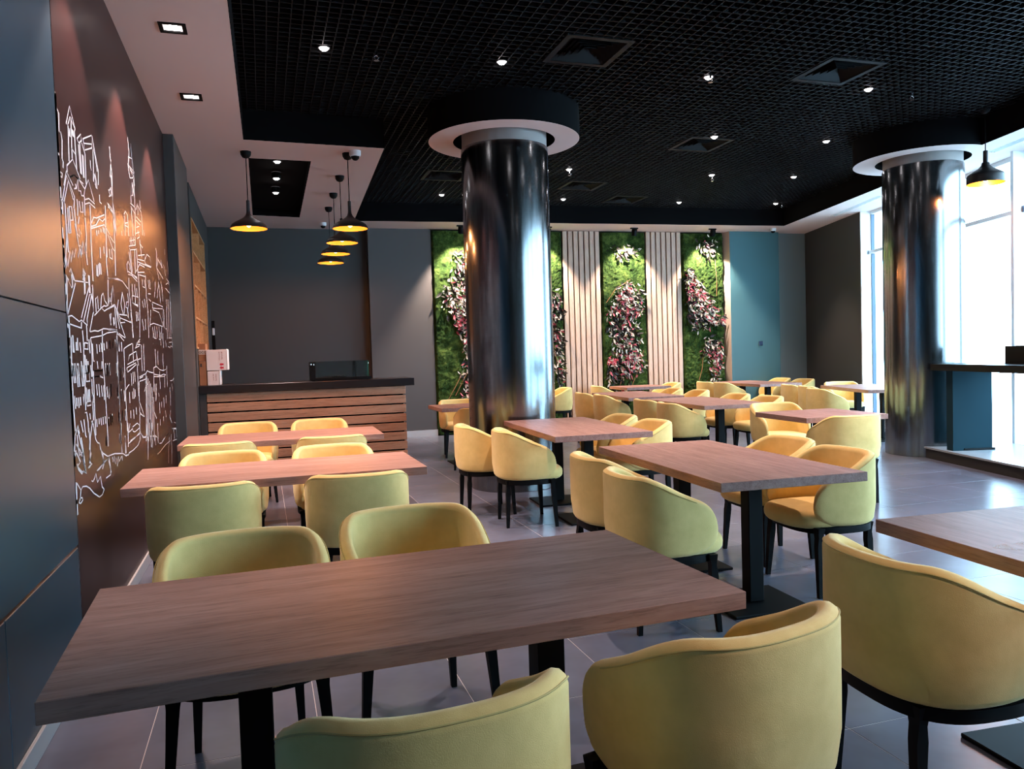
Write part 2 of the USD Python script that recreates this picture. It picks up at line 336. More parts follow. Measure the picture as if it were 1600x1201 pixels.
# ceiling
C1, C2 = np.array([2.515, 7.95]), np.array([7.90, 7.80]); CR, RIN, ROUT = .458, .535, .79
recess = Polygon([(-.02, YF + .6), (-.115, 5.2), (-.092, 8.37), (1.328, 8.44), (1.503, 12.92), (9.375, 12.48), (8.58, 9.27), (7.93, 6.85), (7.36, 4.6), (6.75, 2.2), (5.85, YF + .6)])
small = Polygon([(-.055, 9.11), (.612, 9.13), (.644, 12.72), (-.05, 12.61)])
disc1, disc2 = Point(C1).buffer(ROUT, 48), Point(C2).buffer(ROUT, 48)
hole1, hole2 = Point(C1).buffer(RIN, 40), Point(C2).buffer(RIN, 40)
outer = Polygon([(XL - .2, YF - .1), tuple(wp(S0, .3)), tuple(wp(SB + .2, .2)), (10.6, 14.0), (XL - .2, 14.0)])
SQ = [(-.475, 4.28), (-.475, 5.70), (-.475, 7.12)]
sqh = [sbox(x - .075, y - .075, x + .075, y + .075) for x, y in SQ]
slots = []
for (a, b) in (((9.066, 9.744), (9.60, 11.45)), ((8.08, 6.2), (8.40, 7.27))):
    a, b = np.array(a), np.array(b); d = (b - a) / np.linalg.norm(b - a); n = np.array([d[1], -d[0]])
    slots.append((a, b, d, n))
slot_polys = [Polygon([a - n * .05, b - n * .05, b + n * .05, a + n * .05]) for a, b, d, n in slots]
soff = outer.difference(unary_union([recess.difference(disc2), small, hole2] + sqh + slot_polys))
ce = thing('ceiling', kind='structure')
obj('soffit', prism(soff, ZS, ZS + .025), SOFFIT, ce, smooth=False)
ring1 = prism(disc1.difference(hole1), ZS, ZS + .025)
obj('column_ring', ring1, SOFFIT, ce, smooth=False, label='white ceiling ring around the middle column')
def fascia(poly, z0, z1, t=.02): return prism(poly.buffer(t, join_style=2).difference(poly.buffer(-.004, join_style=2)), z0, z1)
rim = recess.difference(disc2)
obj('fascia', fascia(rim, ZS + .001, ZTOP), BLACK_MATT, ce, smooth=False)
obj('ring_fascia', prism(Point(C1).buffer(ROUT + .004, 48).difference(Point(C1).buffer(ROUT - .02, 48)), ZS + .001, ZTOP), BLACK_MATT, ce)
obj('ring_lining', prism(Point(C1).buffer(RIN + .02, 40).difference(Point(C1).buffer(RIN - .004, 40)), ZS + .002, ZS + .35), BLACK_MATT, ce)
obj('ring_lining', prism(Point(C2).buffer(RIN + .02, 40).difference(Point(C2).buffer(RIN - .004, 40)), ZS + .002, ZS + .35), BLACK_MATT, ce)
obj('recess_lining', cat_([fascia(small, ZS + .001, ZS + .1), prism(small.buffer(.02), ZS + .1, ZS + .12)]), BLACK_MATT, ce, smooth=False)
obj('slab', prism(outer.buffer(.3), ZTOP, ZTOP + .1), BLACK_MATT, ce, smooth=False)
gridarea = rim.difference(disc1)
DL = [(.581, 6.604), (2.082, 6.573), (4.084, 6.507), (5.873, 6.455), (5.279, 8.312), (6.812, 8.21), (4.15, 10.175), (6.379, 10.134), (7.719, 10.026), (2.783, 12.12), (4.841, 12.157), (6.966, 12.108), (8.81, 11.947)]
DLX = [(2.1, 4.72), (4.1, 4.68), (5.9, 4.63), (2.15, .4), (3.7, .3)]
VENTS = [(2.725, 6.19), (5.21, 6.115), (5.305, 8.67), (4.75, 11.15), (2.55, 10.85), (5.9, 12.05)]
cut = unary_union([Point(x, y).buffer(.055, 8) for x, y in DL + DLX] + [sbox(x - .31, y - .31, x + .31, y + .31) for x, y in VENTS])
ga = gridarea.difference(cut)
strips = []
PITCH = .0865
def add_lines(lines, vert):
    for ln in lines:
        c = ln.intersection(ga)
        for g in getattr(c, 'geoms', [c]):
            if g.is_empty or g.length < .02: continue
            (xa, ya), (xb, yb_) = g.coords[0], g.coords[-1]
            strips.append((min(xa, xb), max(xa, xb), min(ya, yb_), max(ya, yb_), vert))
add_lines([LineString([(x, -3), (x, 14)]) for x in np.arange(-.3, 9.6, PITCH)], 1)
add_lines([LineString([(-1, y), (10, y)]) for y in np.arange(-2.2, 13.2, PITCH)], 0)
V, F = [], []
UB = trimesh.creation.box([1, 1, 1]); ub, uf = np.array(UB.vertices), np.array(UB.faces)
for k, (x0, x1, y0, y1, vert) in enumerate(strips):
    t = .0035
    lo, hi = ((x0 - t, y0), (x1 + t, y1)) if vert else ((x0, y0 - t), (x1, y1 + t))
    c = np.array([(lo[0] + hi[0]) / 2, (lo[1] + hi[1]) / 2, ZG + .022]); s = np.array([hi[0] - lo[0], hi[1] - lo[1], .044])
    V.append(ub * s + c); F.append(uf + 8 * k)
obj('open_cell_grid', trimesh.Trimesh(np.vstack(V), np.vstack(F), process=False), GRID_BLACK, ce, kind='stuff', smooth=False)

# columns
for C, lab, nm in ((C1, 'tall round brushed steel column in the middle of the dining room', 0), (C2, 'round brushed steel column beside the window and the platform', 1)):
    t = thing('column', lab, 'column', (C[0], C[1], 0))
    obj('cladding', lathe([(CR - .004, 0), (CR, .004), (CR, 3.535), (CR - .004, 3.54)], 128), STEEL, t, smooth=40)
    obj('collar', lathe([(CR - .012, 3.535), (CR - .012, 3.70), (.001, 3.70)], 96), COLLAR, t, smooth=40)
    obj('shaft', lathe([(CR - .05, 3.69), (CR - .05, ZTOP)], 48), BLACK_MATT, t)
    for a in ((-.55, 2.2) if nm == 0 else (-1.12, 2.0)):
        obj('seam', moved(box(CR - .002, CR + .0006, -.0025, .0025, 0.01, 3.53), rz=a), FRAME_DARK, t, smooth=False)

# ---------------------------------------------------------------- chair geometry (faces +y, floor centre at the origin)
SH = dict(w=.292, back=.272, arm=.203, y0=-.02, n=2.5, zt=.784, za=.672, zb=.385, zm=.505, th=.056)
def chair_path(k, q):
    """Plan point and outward normal at q in [-1, 1] along the shell, on a curve k metres inside the outer line."""
    s = SH; w, bk, n = s['w'] - k, s['back'] + s['y0'] - k, s['n']
    a = np.linspace(0, PI / 2, 60)
    x, y = w * np.sin(a) ** (2 / n), s['y0'] - bk * np.cos(a) ** (2 / n)
    ys = np.linspace(s['y0'], s['arm'], 25)[1:]; t = (ys - s['y0']) / (s['arm'] - s['y0'])
    x, y = np.r_[x, w - .030 * t ** 1.6], np.r_[y, ys]
    d = np.r_[0, np.cumsum(np.hypot(np.diff(x), np.diff(y)))]; d /= d[-1]
    qq = np.abs(q)
    return np.stack([np.sign(q) * np.interp(qq, d, x), np.interp(qq, d, y)], -1)
def chair_heights(q):
    s = SH; q = np.abs(q)
    t = np.clip((q - .34) / .50, 0, 1); t = t * t * (3 - 2 * t)
    zt = s['zt'] - (s['zt'] - s['za']) * t
    e = np.sqrt(np.clip(1 - (np.clip((q - .70) / .30, 0, 1)) ** 2.2, 0, 1))
    return s['zm'] + (zt - s['zm']) * e, s['zm'] - (s['zm'] - s['zb']) * e ** .8, e
def chair_shell(nq=72, side=5, arc=6):
    s = SH; q = np.sin(np.linspace(-PI / 2, PI / 2, nq)) * .5 + np.linspace(-1, 1, nq) * .5
    q = q / q.max() * .9985
    zt, zb, e = chair_heights(q)
    rows = []
    a = np.linspace(0, PI, arc)
    for j in range(nq):
        r = s['th'] / 2 * max(.30, e[j] ** .7); hi, lo = zt[j] - r, zb[j] + r
        if hi < lo: hi = lo = (zt[j] + zb[j]) / 2
        prof = [(-r * 1.0, z) for z in np.linspace(lo, hi, side)] + [(-r * math.cos(t), hi + r * math.sin(t)) for t in a[1:-1]] + [(r, z) for z in np.linspace(hi, lo, side)] + [(r * math.cos(t), lo - r * math.sin(t)) for t in a[1:-1]]
        c0, c1 = chair_path(0., q[j:j + 1])[0], chair_path(s['th'], q[j:j + 1])[0]
        d = (c1 - c0); d /= np.linalg.norm(d)
        mid = (c0 + c1) / 2
        row = []
        for o, z in prof:
            h = (z - s['zb']) / (s['zt'] - s['zb'])
            # a barrel: the outer face bulges a little and tucks in towards the bottom
            tuck = -.020 * max(0, 1 - h / .35) ** 2
            p = mid + d * (o - tuck)
            row.append((p[0], p[1], z))
        rows.append(row)
    V = np.array(rows); m = V.shape[1]; f = []
    for i in range(nq - 1):
        for j in range(m):
            a0, a1, b0, b1 = i * m + j, i * m + (j + 1) % m, (i + 1) * m + j, (i + 1) * m + (j + 1) % m
            f += [(a0, b1, a1), (a0, b0, b1)]
    for base, o in ((0, 1), ((nq - 1) * m, -1)):
        f += [(base, base + j, base + j + 1)[::o] for j in range(1, m - 1)]
    t = trimesh.Trimesh(V.reshape(-1, 3), f, process=False); t.fix_normals(); return t
def chair_piping():
    q = np.linspace(-.80, .80, 70); zt, zb, e = chair_heights(q); P = chair_path(.0045, q)
    return tube(np.c_[P, zt - .015], .0022, 5)
def superpoly(w, d, n, cy, k=56):
    a = np.linspace(0, 2 * PI, k, endpoint=False); c, s = np.cos(a), np.sin(a)
    return np.stack([w * np.sign(c) * np.abs(c) ** (2 / n), cy + d * np.sign(s) * np.abs(s) ** (2 / n)], -1)
def pillow(w, d, n, cy, z0, z1, r, crown=.012):
    rings = []
    for t in np.linspace(-PI / 2, PI / 2, 11):
        k = r * (1 - math.cos(t)); zc = (z0 + r if t < 0 else z1 - r) + r * math.sin(t)
        rings.append(np.c_[superpoly(w - k, d - k, n, cy), np.full(56, zc)])
    for s in (.75, .5, .25, .01):
        rings.append(np.c_[superpoly((w - r) * s, (d - r) * s, n, cy), np.full(56, z1 + crown * (1 - s * s))])
    V = np.array(rings); m = 56; f = []
    for i in range(len(V) - 1):
        for j in range(m):
            a0, a1, b0, b1 = i * m + j, i * m + (j + 1) % m, (i + 1) * m + j, (i + 1) * m + (j + 1) % m
            f += [(a0, a1, b1), (a0, b1, b0)]
    f += [(0, j + 1, j) for j in range(1, m - 1)]
    return trimesh.Trimesh(V.reshape(-1, 3), f, process=False)
def chair_rail():
    o = superpoly(.262, .235, 2.8, .0); i = superpoly(.232, .205, 2.8, .0)
    return prism(Polygon(o, [i[::-1]]), .348, .386)
def chair_leg(sx, front):
    top = np.array([sx * (.225 if front else .170), .170 if front else -.185]); bot = np.array([sx * (.255 if front else .183), .190 if front else -.200])
    secs = []
    for z, hw in ((.384, .030), (.372, .028), (.352, .0235), (.325, .020), (.28, .0185), (.0, .0115)):
        t = 1 - z / .386; c = top * (1 - t) + bot * t
        d = hw * (.70 if z > .3 else 1.0)
        secs.append([(c[0] - hw, c[1] - d, z), (c[0] + hw, c[1] - d, z), (c[0] + hw, c[1] + d, z), (c[0] - hw, c[1] + d, z)])
    V = np.array(secs).reshape(-1, 3); f = []
    for i in range(len(secs) - 1):
        for j in range(4):
            a0, a1, b0, b1 = i * 4 + j, i * 4 + (j + 1) % 4, (i + 1) * 4 + j, (i + 1) * 4 + (j + 1) % 4
            f += [(a0, b1, a1), (a0, b0, b1)]
    k = (len(secs) - 1) * 4
    f += [(0, 1, 2), (0, 2, 3), (k, k + 2, k + 1), (k, k + 3, k + 2)]
    t = trimesh.Trimesh(V, f, process=False); t.fix_normals(); return t
# ---------------------------------------------------------------- tables
def rect_table(name, L, W, label, posts):
    t = thing(name, label, 'table')
    obj('tabletop', box(-W / 2, W / 2, -L / 2, L / 2, .703, .75, .0018), TABLE_WOOD_Y, t, smooth=False)
    for k, yy in enumerate(posts):
        obj('post', cat_([box(-.042, .042, yy - .042, yy + .042, .02, .695, .003), box(-.13, .13, yy - .13, yy + .13, .695, .703)]), BLACK, t, smooth=False)
        obj('base_plate', box(-.232, .232, yy - .217, yy + .217, 0, .016, .004), BLACK, t, smooth=False)
    return t
TABLE_WOOD_Y = wood('table_wood_lengthwise', (.23, .112, .086), (.345, .188, .152), (.44, .27, .22), (24., 2.0, 24.))
TABLES = {}
def put_table(key, x, y, rz, label, square=False):
    first = TABLES.get('_sq' if square else '_re')
    if first is None:
        t = rect_table('square_table' if square else 'dining_table', .845 if square else 1.652, .845 if square else .822, label, (0,) if square else (-.413, .413))
        UsdGeom.XformCommonAPI  # the first one stands in its own place
        t.GetAttribute('xformOp:translate').Set(Gf.Vec3d(x, y, 0)); t.GetAttribute('xformOp:rotateZ').Set(math.degrees(rz))
        TABLES['_sq' if square else '_re'] = t
    else: dup(first, (x, y, 0), rz, label)
H = PI / 2
put_table('A', .359, 2.161, .038 - H, 'long wood-topped table nearest the camera at front left')
put_table('B', .079, 4.978, 0 - H, 'long wood table beside the mural, middle one of the three in a column at left')
put_table('C', .1535, 7.182, -.02 - H, 'long wood table nearest the service counter')
put_table('D', 2.528, 4.066, -.0574, 'long wood table in the middle of the room, end-on, second from the front')
put_table('E', 2.588, 6.47, -.0556, 'wood table standing in front of the middle steel column')
put_table('F', 5.18, 8.53, -.07, 'wood table right of the middle column, third back in the row of end-on tables')
put_table('G', 5.26, 10.55, -.10, 'wood table fourth back in the row of end-on tables, before the slatted wall')
put_table('I', 8.60, 9.50, -.30, 'wood table by the window, left of and behind the right steel column')
put_table('J', 8.55, 12.30, -.05, 'wood table in the far right corner before the teal wall')
put_table('K', 2.48, 1.48, -.07, 'wood table cut off by the right edge, with a white smear on top')
put_table('H', 5.03, 6.22, -.07, 'square wood table for two in front of the right column', True)
put_table('L', 2.52, 9.95, 0, 'square wood table half hidden behind the middle column', True)
put_table('M', 6.50, 12.85, -.06, 'small far table against the slatted back wall', True)

# ---------------------------------------------------------------- chairs
def make_chair(label):
    t = thing('tub_chair', label, 'chair')
    sh = obj('back_shell', chair_shell(), FABRIC, t, smooth=60)
    obj('piping', chair_piping(), PIPING, sh, smooth=60)
    obj('seat_cushion', pillow(.252, .262, 2.9, .035, .372, .472, .045), FABRIC, t, smooth=60)
    obj('seat_rail', chair_rail(), BLACK, t, smooth=40)
    for sx in (-1, 1):
        for fr in (True, False): obj('leg', chair_leg(sx, fr), BLACK, t, smooth=30)
    return t
CHAIRS = [
 (-.088, 2.812, 3.179, 'yellow tub chair behind the front table, next to the mural wall'),
 (.542, 3.004, 3.18, 'yellow tub chair behind the front table, right-hand one with wrinkled inner back'),
 (.279, 1.565, .10, 'yellow tub chair at the very front, back to us, cut off by the bottom edge'),
 (1.020, 1.675, .22, 'large foreground yellow tub chair at the right end of the front table'),
 (-.281, 5.618, 3.141, 'yellow tub chair behind the middle left table, nearest the mural, brightly lit'),
 (.455, 5.648, 3.141, 'yellow tub chair behind the middle left table, at its right half, brightly lit'),
 (-.326, 4.5, -.007, 'yellow tub chair with back to camera at the middle left table, nearest the mural'),
 (.481, 4.492, -.06, 'yellow tub chair with back to camera at the middle left table, right of its neighbour'),
 (-.168, 8.302, 3.122, 'yellow tub chair facing us between the rear left table and the counter, left one'),
 (.535, 8.277, 3.113, 'yellow tub chair facing us between the rear left table and the counter, right one'),
 (-.357, 6.70, -.009, 'yellow tub chair with back to camera at the rear left table, left one'),
 (.525, 6.72, -.034, 'yellow tub chair with back to camera at the rear left table, right one'),
 (1.924, 3.614, -1.641, 'yellow tub chair in profile on the left of the central end-on table, nearer one'),
 (2.021, 4.321, -1.628, 'yellow tub chair on the left of the central end-on table, farther one'),
 (3.083, 3.819, 1.513, 'yellow tub chair on the right of the central end-on table, nearer one, seat showing'),
 (3.195, 4.464, 1.513, 'yellow tub chair on the right of the central end-on table, farther one'),
 (2.05, 6.165, -1.67, 'yellow tub chair at the table before the middle column, left side, nearer one'),
 (1.875, 6.765, -1.624, 'yellow tub chair at the table before the middle column, left side, farther one'),
 (3.103, 6.18, 1.515, 'yellow tub chair at the table before the middle column, right side, nearer one'),
 (3.137, 6.899, 1.515, 'yellow tub chair at the table before the middle column, right side, farther one'),
 (4.655, 8.141, -1.70, 'yellow tub chair at the third end-on table, left side, near end'),
 (4.732, 8.90, -1.641, 'yellow tub chair at the third end-on table, left side, far end'),
 (5.847, 8.338, 1.501, 'yellow tub chair at the third end-on table, right side, near end'),
 (5.875, 9.065, 1.501, 'yellow tub chair at the third end-on table, right side, far end'),
 (4.80, 10.35, -1.74, 'yellow tub chair at the fourth end-on table, left side, nearer one'),
 (4.80, 11.05, -1.692, 'yellow tub chair at the fourth end-on table, left side, farther one'),
 (6.03, 10.30, 1.451, 'yellow tub chair at the fourth end-on table, right side, nearer one'),
 (6.05, 11.10, 1.45, 'yellow tub chair at the fourth end-on table, right side, farther one'),
 (5.25, 7.12, 2.97, 'yellow tub chair behind the square table before the right column, facing us'),
 (4.913, 5.76, -.071, 'yellow tub chair with back to us at the square table before the right column'),
 (8.02, 9.93, -1.87, 'yellow tub chair on the left of the window table, middle one of three'),
 (8.16, 10.54, -1.87, 'yellow tub chair on the left of the window table, farthest and leftmost of three'),
 (7.665, 9.293, -1.832, 'yellow tub chair left of the window table, nearest of three, broad back towards us'),
 (9.00, 10.52, 2.85, 'yellow tub chair at the far end of the window table, facing us'),
 (7.97, 12.2, -1.66, 'yellow tub chair against the dark moss panel, nearer one left of the far right table'),
 (8.0, 12.83, -1.625, 'yellow tub chair against the dark moss panel, farther one left of the far right table'),
 (9.36, 12.15, 1.519, 'yellow tub chair before the dark corner, right of the far right table, nearer one'),
 (9.38, 12.85, 1.519, 'yellow tub chair before the dark corner, right of the far right table, farther one'),
 (1.912, 1.885, -1.642, 'large yellow tub chair at the right edge, left of the cut-off table'),
 (2.611, 10.70, 3.142, 'yellow tub chair facing us left of the middle column, beyond the half-hidden table'),
 (2.445, 9.137, -.004, 'shaded orange-looking tub chair partly hidden behind the middle column'),
 (5.93, 13.05, -1.70, 'yellow tub chair at the left of the small far table by the slatted wall'),
 (7.10, 13.00, 1.51, 'yellow tub chair at the right of the small far table by the slatted wall'),
 (4.92, 12.95, 1.52, 'yellow tub chair standing alone just right of the middle column by the back wall'),
]
first = None
for x, y, r, lab in CHAIRS:
    if first is None:
        first = make_chair(lab); first.GetAttribute('xformOp:translate').Set(Gf.Vec3d(x, y, 0)); first.GetAttribute('xformOp:rotateZ').Set(math.degrees(r))
        first.SetCustomDataByKey('group', 'yellow tub chairs')
    else: dup(first, (x, y, 0), r, lab, 'yellow tub chairs')

